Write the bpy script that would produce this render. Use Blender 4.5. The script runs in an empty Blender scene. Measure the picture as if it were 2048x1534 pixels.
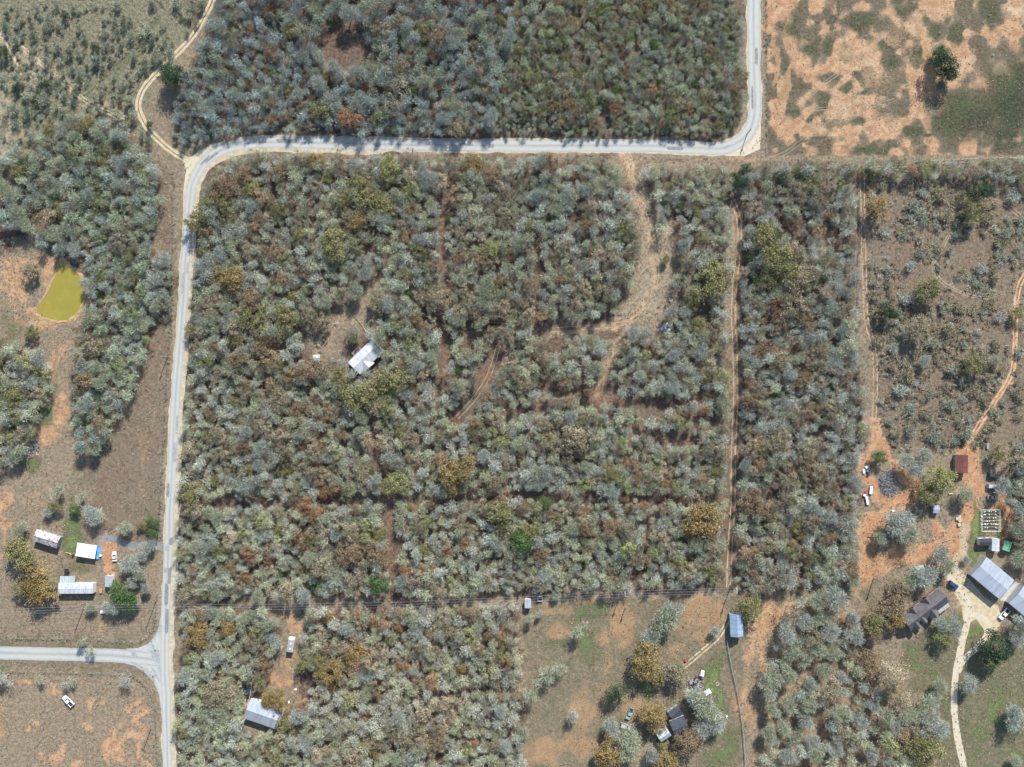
import bpy, math, random
import numpy as np
from mathutils import Vector, Matrix

random.seed(7)
RNG = np.random.default_rng(11)
SC = bpy.context.scene
COL = SC.collection

# ------------------------------------------------------------------ camera
FPX, CX, CY = 1650.0, 1024.0, 767.0          # focal length and centre in photograph pixels
HGT = 363.0                                  # flying height in metres
TILT = math.atan(53.0 / FPX)
cam = bpy.data.cameras.new('camera')
cam.sensor_fit = 'HORIZONTAL'; cam.sensor_width = 36.0
cam.lens = 36.0 * FPX / 2048.0
cam.clip_start = 1.0; cam.clip_end = 20000.0
cam_ob = bpy.data.objects.new('camera', cam); COL.objects.link(cam_ob)
cam_ob.location = (0, 0, HGT); cam_ob.rotation_euler = (TILT, 0, 0)
SC.camera = cam_ob

# ------------------------------------------------------------------ world, sun, exposure
SUN_EL = math.radians(37.0)
SH = Vector((-0.33, -0.944, 0)).normalized()         # where shadows fall
world = bpy.data.worlds.new('World'); SC.world = world
world.use_nodes = True
wn = world.node_tree; wn.nodes.clear()
sky = wn.nodes.new('ShaderNodeTexSky'); sky.sky_type = 'NISHITA'; sky.sun_disc = False
sky.sun_elevation = SUN_EL
sky.sun_rotation = math.atan2(-SH.x, -SH.y)
sky.air_density = 1.0; sky.dust_density = 0.3; sky.ozone_density = 1.0
bg = wn.nodes.new('ShaderNodeBackground'); bg.inputs['Strength'].default_value = 0.13
wo = wn.nodes.new('ShaderNodeOutputWorld')
wn.links.new(sky.outputs[0], bg.inputs[0]); wn.links.new(bg.outputs[0], wo.inputs[0])
sun = bpy.data.lights.new('sun', 'SUN'); sun.energy = 4.3; sun.angle = math.radians(0.5)
sun.color = (1.0, 0.98, 0.945)
sun_ob = bpy.data.objects.new('sun', sun); COL.objects.link(sun_ob)
ldir = Vector((SH.x * math.cos(SUN_EL), SH.y * math.cos(SUN_EL), -math.sin(SUN_EL)))
sun_ob.rotation_euler = ldir.to_track_quat('-Z', 'Y').to_euler()
sun_ob.location = (60, 180, 200)
SC.view_settings.view_transform = 'Standard'; SC.view_settings.look = 'None'
SC.view_settings.exposure = 0.85; SC.view_settings.gamma = 1.0
SC.view_settings.use_curve_mapping = False
SC.cycles.max_bounces = 4; SC.cycles.diffuse_bounces = 2; SC.cycles.glossy_bounces = 2
SC.cycles.use_adaptive_sampling = False

# ------------------------------------------------------------------ photograph pixel <-> world point
_ct, _st = math.cos(TILT), math.sin(TILT)
def P(px, py, z=0.0):
    u = (px - CX) / FPX; v = -(py - CY) / FPX
    dx, dy, dz = u, v * _ct + _st, v * _st - _ct
    t = (HGT - z) / (-dz)
    return Vector((dx * t, dy * t, z))
def proj(x, y, z=0.0):
    dz = z - HGT
    d = y * _st - dz * _ct; v = y * _ct + dz * _st
    return CX + FPX * x / d, CY - FPX * v / d
MPX = HGT / FPX                                # metres in a pixel

# ------------------------------------------------------------------ helpers
def tag(o, label=None, cat=None, group=None, kind=None):
    if label: o['label'] = label
    if cat: o['category'] = cat
    if group: o['group'] = group
    if kind: o['kind'] = kind
    return o
def empty(name, loc=(0, 0, 0), rz=0.0):
    o = bpy.data.objects.new(name, None); COL.objects.link(o)
    o.empty_display_size = 0.5
    o.location = loc; o.rotation_euler = (0, 0, rz)
    return o
class MB:
    def __init__(s): s.v = []; s.f = []
    def add(s, vs, fs):
        n = len(s.v); s.v += [tuple(v) for v in vs]; s.f += [tuple(i + n for i in f) for f in fs]; return s
    def box(s, c, d, rz=0.0, top=(1, 1)):
        cx, cy, cz = c; x, y, z = d[0] / 2, d[1] / 2, d[2] / 2
        co, si = math.cos(rz), math.sin(rz); vs = []
        for sz in (-1, 1):
            kx, ky = (1, 1) if sz < 0 else top
            for sx, sy in ((-1, -1), (1, -1), (1, 1), (-1, 1)):
                a, b = sx * x * kx, sy * y * ky
                vs.append((cx + a * co - b * si, cy + a * si + b * co, cz + sz * z))
        return s.add(vs, [(0, 3, 2, 1), (4, 5, 6, 7), (0, 1, 5, 4), (1, 2, 6, 5), (2, 3, 7, 6), (3, 0, 4, 7)])
    def tube(s, a, b, r0, r1=None, n=6, cap=True):
        a, b = Vector(a), Vector(b); r1 = r0 if r1 is None else r1
        d = (b - a).normalized()
        u = d.cross(Vector((0.31, 0.17, 0.93))); u = u.normalized() if u.length > 1e-4 else Vector((1, 0, 0))
        w = d.cross(u); vs = []
        for c, r in ((a, r0), (b, r1)):
            for k in range(n):
                t = 2 * math.pi * k / n; vs.append(c + (u * math.cos(t) + w * math.sin(t)) * r)
        fs = [(k, (k + 1) % n, n + (k + 1) % n, n + k) for k in range(n)]
        if cap: fs += [tuple(range(n - 1, -1, -1)), tuple(range(n, 2 * n))]
        return s.add(vs, fs)
    def path(s, pts, r0, r1, n=5):
        for i in range(len(pts) - 1):
            t0, t1 = i / (len(pts) - 1), (i + 1) / (len(pts) - 1)
            s.tube(pts[i], pts[i + 1], r0 + (r1 - r0) * t0, r0 + (r1 - r0) * t1, n, True)
        return s
    def slab(s, quad, th):
        q = [Vector(p) for p in quad]
        n = (q[1] - q[0]).cross(q[-1] - q[0]).normalized() * th
        k = len(q); vs = q + [p - n for p in q]
        fs = [tuple(range(k)), tuple(range(2 * k - 1, k - 1, -1))]
        fs += [(i, i + k, (i + 1) % k + k, (i + 1) % k) for i in range(k)]
        return s.add(vs, fs)
    def build(s, name, mat, parent=None, smooth=False):
        me = bpy.data.meshes.new(name); me.from_pydata(s.v, [], s.f); me.update()
        if mat is not None: me.materials.append(mat)
        o = bpy.data.objects.new(name, me); COL.objects.link(o); o.parent = parent
        if smooth: me.shade_smooth()
        return o
def copy_tree(o, parent=None):
    c = o.copy(); COL.objects.link(c); c.parent = parent
    for ch in list(o.children): copy_tree(ch, c)
    return c

# ------------------------------------------------------------------ materials
MATS = {}
def nodes_of(name, rough=0.9, spec=0.2):
    m = bpy.data.materials.new(name); m.use_nodes = True
    nt = m.node_tree; b = nt.nodes['Principled BSDF']
    b.inputs['Roughness'].default_value = rough
    b.inputs['Specular IOR Level'].default_value = spec
    MATS[name] = m
    return m, nt, b
def N(nt, t, **kw):
    n = nt.nodes.new(t)
    for k, v in kw.items():
        if hasattr(n, k): setattr(n, k, v)
        else: n.inputs[k].default_value = v
    return n
def mixc(nt, fac, a, b, mode='MIX'):
    n = nt.nodes.new('ShaderNodeMix'); n.data_type = 'RGBA'; n.blend_type = mode
    for s, v in ((0, fac), (6, a), (7, b)):
        if isinstance(v, (int, float)): n.inputs[s].default_value = v
        elif isinstance(v, tuple): n.inputs[s].default_value = (*v[:3], 1)
        else: nt.links.new(v, n.inputs[s])
    return n.outputs[2]
def math_n(nt, op, a, b=None, clamp=False):
    n = nt.nodes.new('ShaderNodeMath'); n.operation = op; n.use_clamp = clamp
    for i, v in enumerate((a, b)):
        if v is None: continue
        if isinstance(v, (int, float)): n.inputs[i].default_value = v
        else: nt.links.new(v, n.inputs[i])
    return n.outputs[0]
def smooth(nt, x, lo, hi):
    n = nt.nodes.new('ShaderNodeMapRange'); n.interpolation_type = 'SMOOTHSTEP'
    nt.links.new(x, n.inputs[0]); n.inputs[1].default_value = lo; n.inputs[2].default_value = hi
    return n.outputs[0]
def noise(nt, co, scale, detail=3, rough=0.6):
    n = N(nt, 'ShaderNodeTexNoise'); n.inputs['Scale'].default_value = scale
    n.inputs['Detail'].default_value = detail; n.inputs['Roughness'].default_value = rough
    if co is not None: nt.links.new(co, n.inputs['Vector'])
    return n.outputs['Fac']
def plain(name, c, rough=0.7, var=0.25, scale=1.5, spec=0.3, metal=0.0):
    """a painted or weathered surface: one colour with uneven wear"""
    if name in MATS: return MATS[name]
    m, nt, b = nodes_of(name, rough, spec)
    tc = N(nt, 'ShaderNodeTexCoord')
    f = smooth(nt, noise(nt, tc.outputs['Object'], scale, 4), 0.3, 0.7)
    dark = tuple(x * (1 - var) for x in c); lite = tuple(min(1, x * (1 + var * 0.4)) for x in c)
    nt.links.new(mixc(nt, f, dark, lite), b.inputs['Base Color'])
    b.inputs['Metallic'].default_value = metal
    return m
def metal_roof(name, c, rust=0.0, rust_c=(0.22, 0.10, 0.05), pitch=0.9):
    """ribbed sheet metal: raised seams down the slope, sheet-to-sheet tone, streaks and rust"""
    if name in MATS: return MATS[name]
    m, nt, b = nodes_of(name, 0.55, 0.3)
    tc = N(nt, 'ShaderNodeTexCoord'); sep = N(nt, 'ShaderNodeSeparateXYZ')
    nt.links.new(tc.outputs['Object'], sep.inputs[0])
    sx = math_n(nt, 'DIVIDE', sep.outputs[0], pitch)
    fr = math_n(nt, 'FRACT', sx)
    seam = math_n(nt, 'LESS_THAN', fr, 0.12)
    wn_ = N(nt, 'ShaderNodeTexWhiteNoise', noise_dimensions='1D')
    nt.links.new(math_n(nt, 'FLOOR', sx), wn_.inputs['W'])
    mp = N(nt, 'ShaderNodeMapping'); mp.inputs['Scale'].default_value = (2.4, 0.35, 0.35)
    nt.links.new(tc.outputs['Object'], mp.inputs[0])
    streak = noise(nt, mp.outputs[0], 1.0, 4)
    col = mixc(nt, wn_.outputs[0], tuple(x * 0.88 for x in c), tuple(min(1, x * 1.05) for x in c))
    col = mixc(nt, math_n(nt, 'MULTIPLY', seam, 0.35), col, tuple(x * 0.55 for x in c))
    col = mixc(nt, math_n(nt, 'MULTIPLY', smooth(nt, streak, 0.42, 0.7), 0.6), col, tuple(x * 0.55 for x in c))
    if rust > 0:
        rn = noise(nt, tc.outputs['Object'], 0.7, 5, 0.7)
        col = mixc(nt, smooth(nt, rn, 0.62 - rust * 0.3, 0.75 - rust * 0.2), col, rust_c)
    nt.links.new(col, b.inputs['Base Color'])
    bp = N(nt, 'ShaderNodeBump'); bp.inputs['Strength'].default_value = 0.6; bp.inputs['Distance'].default_value = 0.05
    nt.links.new(seam, bp.inputs['Height']); nt.links.new(bp.outputs[0], b.inputs['Normal'])
    return m
def shingle(name, c):
    if name in MATS: return MATS[name]
    m, nt, b = nodes_of(name, 0.95, 0.15)
    tc = N(nt, 'ShaderNodeTexCoord')
    br = N(nt, 'ShaderNodeTexBrick'); br.inputs['Scale'].default_value = 1.0
    br.inputs['Brick Width'].default_value = 0.9; br.inputs['Row Height'].default_value = 0.35
    br.inputs['Mortar Size'].default_value = 0.02
    br.inputs['Color1'].default_value = (*[x * 0.75 for x in c], 1); br.inputs['Color2'].default_value = (*[x * 1.15 for x in c], 1)
    br.inputs['Mortar'].default_value = (*[x * 0.4 for x in c], 1)
    nt.links.new(tc.outputs['Object'], br.inputs['Vector'])
    f = noise(nt, tc.outputs['Object'], 0.5, 5)
    nt.links.new(mixc(nt, smooth(nt, f, 0.35, 0.7), br.outputs['Color'], tuple(x * 1.25 for x in c)), b.inputs['Base Color'])
    return m
GLASS = None
def glass():
    global GLASS
    if GLASS is None:
        GLASS, nt, b = nodes_of('tinted_glass', 0.08, 0.6)
        b.inputs['Base Color'].default_value = (0.012, 0.016, 0.02, 1)
    return GLASS
def leaf_mat(name, c, c2=None, var=0.35):
    """foliage or twigs: the colour drifts from leaf to leaf (face tint) and from tree to tree"""
    m = bpy.data.materials.new(name); m.use_nodes = True; MATS[name] = m
    nt = m.node_tree; nt.nodes.clear()
    out = N(nt, 'ShaderNodeOutputMaterial'); d = N(nt, 'ShaderNodeBsdfDiffuse')
    at = N(nt, 'ShaderNodeAttribute'); at.attribute_name = 'tint'
    oi = N(nt, 'ShaderNodeObjectInfo')
    c2 = c2 or tuple(x * 0.7 for x in c)
    col = mixc(nt, oi.outputs['Random'], c, tuple(0.5 * (a + b_) for a, b_ in zip(c, c2)))
    col = mixc(nt, at.outputs['Fac'], tuple(x * 0.75 for x in c2), col)
    hs = N(nt, 'ShaderNodeHueSaturation'); nt.links.new(col, hs.inputs['Color'])
    v = math_n(nt, 'MULTIPLY', at.outputs['Fac'], var * 2.0); v = math_n(nt, 'ADD', v, 1.0 - var * 0.95)
    nt.links.new(v, hs.inputs['Value'])
    nt.links.new(hs.outputs[0], d.inputs['Color'])
    tr = N(nt, 'ShaderNodeBsdfTranslucent'); nt.links.new(hs.outputs[0], tr.inputs['Color'])
    mx = N(nt, 'ShaderNodeMixShader'); mx.inputs[0].default_value = 0.18
    nt.links.new(d.outputs[0], mx.inputs[1]); nt.links.new(tr.outputs[0], mx.inputs[2])
    nt.links.new(mx.outputs[0], out.inputs[0])
    return m
def face_colour_mat(name):
    m = bpy.data.materials.new(name); m.use_nodes = True; MATS[name] = m
    nt = m.node_tree; nt.nodes.clear()
    out = N(nt, 'ShaderNodeOutputMaterial'); d = N(nt, 'ShaderNodeBsdfDiffuse')
    at = N(nt, 'ShaderNodeAttribute'); at.attribute_name = 'leaf_colour'
    g = N(nt, 'ShaderNodeNewGeometry')
    f = noise(nt, g.outputs['Position'], 1.3, 2)
    col = mixc(nt, smooth(nt, f, 0.3, 0.7), (0.8, 0.8, 0.8), (1.15, 1.15, 1.15))
    nt.links.new(mixc(nt, 1.0, at.outputs['Color'], col, 'MULTIPLY'), d.inputs['Color'])
    nt.links.new(d.outputs[0], out.inputs[0])
    return m

# ------------------------------------------------------------------ ground
def value_noise(x, y, cell, seed):
    r = np.random.default_rng(seed); g = r.random((256, 256))
    u, v = x / cell + 1000.0, y / cell + 1000.0
    i, j = np.floor(u).astype(int), np.floor(v).astype(int); fu, fv = u - i, v - j
    fu = fu * fu * (3 - 2 * fu); fv = fv * fv * (3 - 2 * fv)
    a, b = g[i % 256, j % 256], g[(i + 1) % 256, j % 256]
    c, d = g[i % 256, (j + 1) % 256], g[(i + 1) % 256, (j + 1) % 256]
    return (a * (1 - fu) + b * fu) * (1 - fv) + (c * (1 - fu) + d * fu) * fv
def seg_dist(X, Y, pts):
    D = np.full(X.shape, 1e9)
    for (x0, y0), (x1, y1) in zip(pts[:-1], pts[1:]):
        dx, dy = x1 - x0, y1 - y0; L = dx * dx + dy * dy + 1e-9
        t = np.clip(((X - x0) * dx + (Y - y0) * dy) / L, 0, 1)
        D = np.minimum(D, np.hypot(X - x0 - t * dx, Y - y0 - t * dy))
    return D
def inside(X, Y, poly):
    r = np.zeros(X.shape, bool); n = len(poly)
    for i in range(n):
        (x0, y0), (x1, y1) = poly[i], poly[(i + 1) % n]
        c = ((y0 > Y) != (y1 > Y)) & (X < (x1 - x0) * (Y - y0) / (y1 - y0 + 1e-12) + x0)
        r ^= c
    return r

# the woods and thickets, in photograph pixels (they go on a little way past the frame)
WOODS = {
 'north_west': [(440, -70), (1040, -70), (1020, 60), (980, 285), (700, 268), (480, 262), (420, 275), (352, 285), (345, 235), (375, 150), (410, 80)],
 'north_east': [(1040, -70), (1486, -70), (1488, 200), (1482, 262), (1440, 280), (1200, 280), (980, 283), (1000, 120)],
 'central': [(420, 345), (470, 312), (560, 305), (900, 312), (1230, 318), (1262, 400), (1285, 470), (1255, 590), (1240, 640), (1330, 690), (1440, 640), (1460, 700), (1462, 1178), (1200, 1186), (360, 1196), (357, 1000), (372, 800), (378, 640), (386, 450), (398, 380)],
 'middle_east': [(1280, 335), (1455, 335), (1462, 420), (1450, 640), (1400, 680), (1330, 690), (1330, 600), (1380, 500), (1310, 450)],
 'strip': [(1480, 335), (1712, 330), (1722, 500), (1712, 640), (1730, 800), (1715, 1000), (1715, 1165), (1475, 1182), (1472, 900), (1482, 600), (1476, 450)],
 'left': [(-70, 330), (60, 290), (150, 228), (215, 235), (315, 330), (318, 420), (292, 500), (350, 560), (340, 610), (300, 640), (285, 730), (235, 830), (190, 915), (145, 880), (150, 720), (160, 640), (180, 590), (165, 540), (110, 520), (60, 470), (20, 490), (-70, 480)],
 'left_low': [(-70, 700), (40, 690), (95, 720), (100, 790), (60, 880), (20, 930), (-70, 940)],
 'south_west': [(360, 1215), (450, 1208), (535, 1225), (560, 1290), (530, 1360), (480, 1410), (480, 1460), (520, 1470), (640, 1460), (640, 1620), (350, 1620), (355, 1400), (372, 1330)],
 'south': [(612, 1220), (700, 1212), (1030, 1206), (1038, 1330), (1045, 1450), (1050, 1620), (600, 1620), (590, 1440), (600, 1330)],
 'south_east': [(1550, 1290), (1580, 1195), (1700, 1195), (1725, 1260), (1730, 1320), (1790, 1330), (1815, 1420), (1870, 1390), (1880, 1450), (1840, 1534), (1780, 1620), (1500, 1620), (1520, 1500)],
 'right_edge': [(2040, 880), (2120, 860), (2120, 1160), (2060, 1150), (2035, 1100), (2020, 1000)],
 'hedge_east': [(1540, 330), (2120, 318), (2120, 365), (1900, 350), (1730, 352), (1540, 345)],
}
ROAD = [(1507, -90), (1507, 0), (1508, 140), (1510, 205), (1505, 245), (1488, 275), (1462, 291), (1430, 297), (1300, 292), (1100, 291), (900, 290), (700, 287), (560, 284), (500, 286), (445, 299), (408, 325), (386, 362), (379, 400), (374, 470), (369, 540), (366, 600), (358, 700), (350, 800), (345, 900), (338, 1050), (334, 1150), (330, 1250), (329, 1330), (332, 1400), (333, 1460), (335, 1534), (338, 1640)]
SIDE_ROAD = [(-90, 1304), (0, 1306), (100, 1308), (200, 1310), (262, 1314), (300, 1318), (330, 1322)]
LANE = [(440, -60), (425, 0), (400, 50), (375, 85), (330, 130), (292, 170), (277, 205), (283, 235), (305, 268), (345, 303), (378, 322)]
TRACKS = {
 'long_track': [(1466, 400), (1479, 450), (1475, 520), (1469, 570), (1467, 650), (1470, 700), (1471, 800), (1467, 900), (1466, 1000), (1461, 1080), (1457, 1175)],
 'entry': [(1250, 312), (1262, 350), (1278, 400), (1300, 460), (1312, 530), (1305, 590), (1275, 632), (1240, 648), (1170, 655), (1100, 660)],
 'entry_branch': [(1300, 590), (1255, 645), (1230, 690), (1210, 740), (1195, 785)],
 'fence_track': [(1724, 340), (1727, 480), (1730, 590), (1733, 640), (1748, 700), (1751, 770), (1748, 840), (1750, 875)],
 'far_track': [(2100, 500), (2048, 553), (2033, 600), (2031, 650), (2025, 740), (1992, 800), (1955, 855), (1932, 900)],
 'glade_track': [(998, 690), (978, 750), (950, 795), (915, 835)],
}
BREAKS = {   # firebreaks and lanes cut through the woods: centre line, half width in pixels
 'fb1': ([(390, 1003), (520, 1005), (640, 1000), (770, 996), (900, 998), (1050, 994), (1200, 992), (1330, 998), (1460, 996)], 8),
 'fb2': ([(735, 820), (752, 900), (768, 970), (780, 1040), (786, 1110), (790, 1195)], 14),
 'fb3': ([(888, 380), (884, 480), (888, 560), (880, 640), (893, 700), (878, 790)], 9),
 'fb4': ([(1075, 470), (1080, 540), (1068, 620), (1078, 660), (1064, 720)], 8),
 'pl1': ([(1480, 1180), (1250, 1190), (1040, 1196), (800, 1204), (560, 1208), (360, 1205)], 12),
 'pl2': ([(590, 1205), (588, 1250), (580, 1310)], 20),
 'long': (TRACKS['long_track'], 14), 'entry': (TRACKS['entry'], 22), 'entry2': (TRACKS['entry_branch'], 14),
 'glade': (TRACKS['glade_track'], 16), 'lane': (LANE, 9),
 'road': (ROAD, 25), 'side': (SIDE_ROAD, 18),
 'gap1': ([(1080, 765), (1180, 800), (1330, 810), (1440, 790)], 10), 'gap2': ([(1260, 850), (1330, 880), (1390, 880)], 12),
 'gap3': ([(1440, 840), (1350, 830)], 9), 'gap4': ([(1010, 830), (1090, 810)], 10), 'gap5': ([(1195, 785), (1230, 800)], 10),
 'strip_gap': ([(1660, 440), (1690, 520), (1700, 640)], 5), 'strip_gap2': ([(1560, 430), (1600, 480)], 8),
 'southgap': ([(1040, 1205), (1045, 1330)], 8), 'rim': ([(1712, 340), (1718, 500), (1714, 760)], 4),
}
CLEARINGS = [(690, 88, 54, 62), (725, 712, 40, 42), (655, 690, 52, 52), (740, 600, 36, 66), (690, 630, 44, 36), (1308, 540, 46, 84), (1288, 410, 26, 66), (1270, 610, 40, 44), (1225, 665, 30, 16), (1345, 470, 14, 40), (30, 470, 40, 20), (20, 350, 22, 24), (90, 330, 20, 14), (1110, 690, 26, 18), (1210, 780, 30, 14), (1300, 830, 40, 12), (560, 690, 24, 16), (1010, 700, 14, 30), (590, 1008, 22, 10), (700, 1005, 26, 9), (900, 420, 8, 30), (1660, 470, 16, 30), (1590, 700, 10, 16), (1640, 860, 14, 14), (1545, 640, 8, 20), (640, 870, 14, 12), (430, 720, 14, 10), (800, 905, 14, 10), (1475, 455, 18, 66), (1400, 625, 26, 30), (1350, 590, 26, 22), (630, 718, 30, 14), (1345, 660, 24, 11), (1110, 328, 30, 10), (125, 582, 60, 86),
             (525, 1432, 48, 38), (575, 1370, 55, 45), (495, 1385, 12, 20), (1500, 340, 22, 14), (1575, 455, 16, 14), (1640, 1450, 22, 34), (1700, 1400, 12, 22), (1560, 1380, 14, 40), (1620, 1330, 10, 26), (1095, 770, 14, 24), (970, 730, 18, 30)]

D = 1.2
cx_in = np.arange(-252, 252.01, D); cy_in = np.arange(-190, 196.01, D)
ring = np.array([8, 25, 60, 140, 320, 800, 2000, 6000.0])
gx = np.concatenate([cx_in[0] - ring[::-1], cx_in, cx_in[-1] + ring])
gy = np.concatenate([cy_in[0] - ring[::-1], cy_in, cy_in[-1] + ring])
GX, GY = np.meshgrid(gx, gy, indexing='ij')
PX, PY = proj(GX, GY)
n1 = value_noise(GX, GY, 14, 1); n2 = value_noise(GX, GY, 5, 2); n3 = value_noise(GX, GY, 2.4, 3)
WX, WY = PX + (n2 - 0.5) * 26 + (n3 - 0.5) * 14, PY + (value_noise(GX, GY, 5, 4) - 0.5) * 26 + (value_noise(GX, GY, 2.4, 5) - 0.5) * 14
soil = np.zeros(GX.shape); green = np.zeros(GX.shape); litter = np.zeros(GX.shape); pale = np.zeros(GX.shape); red = np.zeros(GX.shape); olive = np.zeros(GX.shape)
def blob(A, x, y, rx, ry, s=1.0, rot=0.0, warp=True):
    X, Y = (WX, WY) if warp else (PX, PY)
    c, si = math.cos(rot), math.sin(rot); dx, dy = X - x, Y - y
    r = np.hypot((dx * c + dy * si) / rx, (-dx * si + dy * c) / ry)
    np.maximum(A, s * np.clip(1.35 - r * 0.9, 0, 1), out=A)
def stroke(A, pts, w, s=1.0, warp=True):
    X, Y = (WX, WY) if warp else (PX, PY)
    np.maximum(A, s * np.clip(1.5 - seg_dist(X, Y, pts) / w, 0, 1), out=A)
def area(A, poly, s):
    A[inside(WX, WY, poly)] = np.maximum(A[inside(WX, WY, poly)], s)
for k, p in WOODS.items(): area(litter, p, 0.45 if k == 'south_east' else 1.0)
area(soil, WOODS['south_east'], 0.34)
for k, (p, w) in BREAKS.items():
    if k.startswith('fb') or k.startswith('gap'): stroke(litter, p, w, 1.0); stroke(red, p, w * 0.8, 0.6)
for x, y, rx, ry in ((650, 690, 50, 50), (740, 600, 34, 66), (690, 635, 44, 36)): blob(pale, x, y, rx, ry, 0.42); blob(soil, x, y, rx, ry, 0.3); litter[np.hypot((WX - x) / rx, (WY - y) / ry) < 1] *= 0.5
# the bare sandy field in the north-east corner
field = [(1532, -400), (3000, -400), (3000, 312), (1532, 312)]
f_in = inside(PX, PY, field)
patch = value_noise(GX * 1.6, GY * 0.8, 9, 21) * 0.45 + value_noise(GX, GY, 4, 22) * 0.35 + n3 * 0.2
soil[f_in] = np.clip((patch[f_in] - 0.43) * 6.0, 0, 0.95)
pale[f_in] = 0.2 * soil[f_in]
green[f_in] = 0.36 * np.clip(1 - soil[f_in] * 1.6, 0, 1); litter[f_in] = 0.75 * np.clip(1 - soil[f_in] * 1.6, 0, 1)
for x, y, rx, ry in ((1740, 100, 110, 110), (1690, 200, 100, 60), (1830, 40, 90, 40), (1770, 250, 60, 40), (1660, 260, 60, 26)): blob(pale, x, y, rx, ry, 0.42); blob(soil, x, y, rx * 0.9, ry * 0.9, 0.5)
dk = np.zeros(GX.shape)
for x, y, rx, ry in ((1725, 42, 45, 22), (1585, 60, 22, 45), (1640, 205, 18, 22), (1665, 145, 12, 9), (1710, 146, 17, 9), (1684, 176, 17, 9), (1734, 177, 7, 8), (1577, 220, 12, 25), (1722, 242, 16, 20), (1600, 162, 18, 7), (1785, 128, 20, 22), (1776, 100, 28, 9), (1835, 105, 9, 16),
                     (1945, 215, 85, 55), (1900, 250, 48, 40), (2010, 180, 60, 90), (1870, 60, 26, 16), (1912, 60, 14, 32), (1625, 90, 18, 30), (1655, 85, 16, 24), (1750, 295, 70, 14), (1840, 270, 28, 12), (1600, 275, 16, 6), (1655, 40, 8, 26), (1980, 30, 34, 30), (1800, 15, 24, 18), (1560, 130, 12, 30), (1610, 235, 14, 10)):
    blob(dk, x, y, rx, ry, 1.0)
soil[f_in] *= np.clip(1 - dk[f_in], 0, 1); pale[f_in] *= np.clip(1 - dk[f_in], 0, 1)
litter[f_in] = np.maximum(litter[f_in], dk[f_in] * 1.0); green[f_in] = np.maximum(green[f_in], dk[f_in] * (0.5 + 0.12 * n2[f_in])); blob(green, 1925, 215, 30, 40, 0.62)
for x, y, rx, ry, s in ((1945, 120, 14, 18, .7), (1925, 135, 14, 16, .6), (2000, 128, 18, 16, .7), (2040, 25, 40, 22, .7)): blob(pale, x, y, rx, ry, s); blob(soil, x, y, rx, ry, s)
blob(olive, 2000, 210, 80, 70, 0.3)
red[f_in] = np.maximum(red[f_in], 0.3 * n1[f_in] * soil[f_in])
stroke(soil, [(1570, -20), (1576, 60), (1580, 130), (1560, 190)], 8, 0.95); stroke(red, [(1542, -20), (1542, 60), (1545, 160)], 7, 0.6); stroke(soil, [(1542, -20), (1542, 60), (1545, 160)], 7, 0.9)
# north-west savanna
sav = [(-400, -400), (430, -400), (425, 0), (390, 70), (300, 165), (285, 235), (330, 310), (215, 235), (150, 228), (60, 290), (-400, 330)]
area(olive, sav, 0.85)
for x, y, rx, ry, s in ((90, 140, 34, 30, .8), (55, 110, 30, 24, .6), (175, 205, 34, 14, .8), (130, 165, 30, 14, .75), (10, 215, 16, 50, .7), (20, 65, 20, 20, .5), (45, 265, 20, 14, .6), (235, 240, 30, 20, .55), (250, 215, 16, 10, .7), (60, 170, 14, 30, .5)): blob(pale, x, y, rx, ry, s)
for p, w in (([(60, 300), (110, 260), (160, 205), (200, 165), (260, 110), (320, 40)], 9), ([(0, 330), (60, 280)], 8)): stroke(green, p, w, 0.5)
stroke(pale, [(50, 100), (100, 142), (150, 186), (210, 222), (262, 236)], 9, 0.95); stroke(soil, [(60, 110), (100, 142), (150, 186), (210, 222)], 6, 0.5); stroke(pale, [(-60, 20), (5, 75), (32, 125), (36, 140)], 5, 0.9); stroke(pale, [(0, 185), (22, 235), (8, 330)], 6, 0.8)
blob(litter, 235, 235, 40, 30, 0.7); blob(litter, 20, 460, 60, 30, .6); blob(litter, 385, 25, 18, 40, 0.8)
# left side: pond margin, paddock beside the road
for x, y, rx, ry, s in ((30, 560, 40, 70, .55), (70, 640, 40, 16, .8), (95, 540, 24, 40, .6), (40, 520, 50, 20, .5), (180, 600, 14, 50, .6), (110, 720, 26, 50, .45), (125, 690, 24, 20, .5), (130, 800, 14, 26, .6), (95, 870, 30, 24, .7), (120, 830, 14, 30, .6), (60, 1000, 40, 20, .35), (10, 1010, 16, 40, .6), (10, 1070, 10, 60, .6), (290, 900, 16, 70, .35), (300, 830, 10, 40, .4), (320, 560, 14, 60, .25), (320, 740, 12, 60, .3), (285, 980, 24, 40, .3)): blob(soil, x, y, rx, ry, s)
for x, y, rx, ry, s in ((25, 655, 26, 40, .5), (90, 810, 18, 50, .8), (75, 850, 26, 16, .7), (60, 925, 26, 16, .7), (160, 940, 30, 30, .3), (145, 1040, 16, 60, .75), (150, 1085, 26, 24, .9), (160, 1130, 34, 14, .55), (130, 1150, 20, 40, .4), (10, 690, 20, 20, .5), (250, 860, 10, 60, .2), (165, 965, 18, 10, .4)): blob(green, x, y, rx, ry, s)
area(litter, [(300, 330), (340, 330), (345, 560), (330, 900), (322, 1100), (200, 1060), (170, 960), (200, 900), (290, 720), (300, 640), (345, 600), (300, 470)], 0.5)
stroke(green, [(352, 480), (348, 640), (336, 800), (330, 950), (322, 1100)], 4, 0.45)
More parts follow.
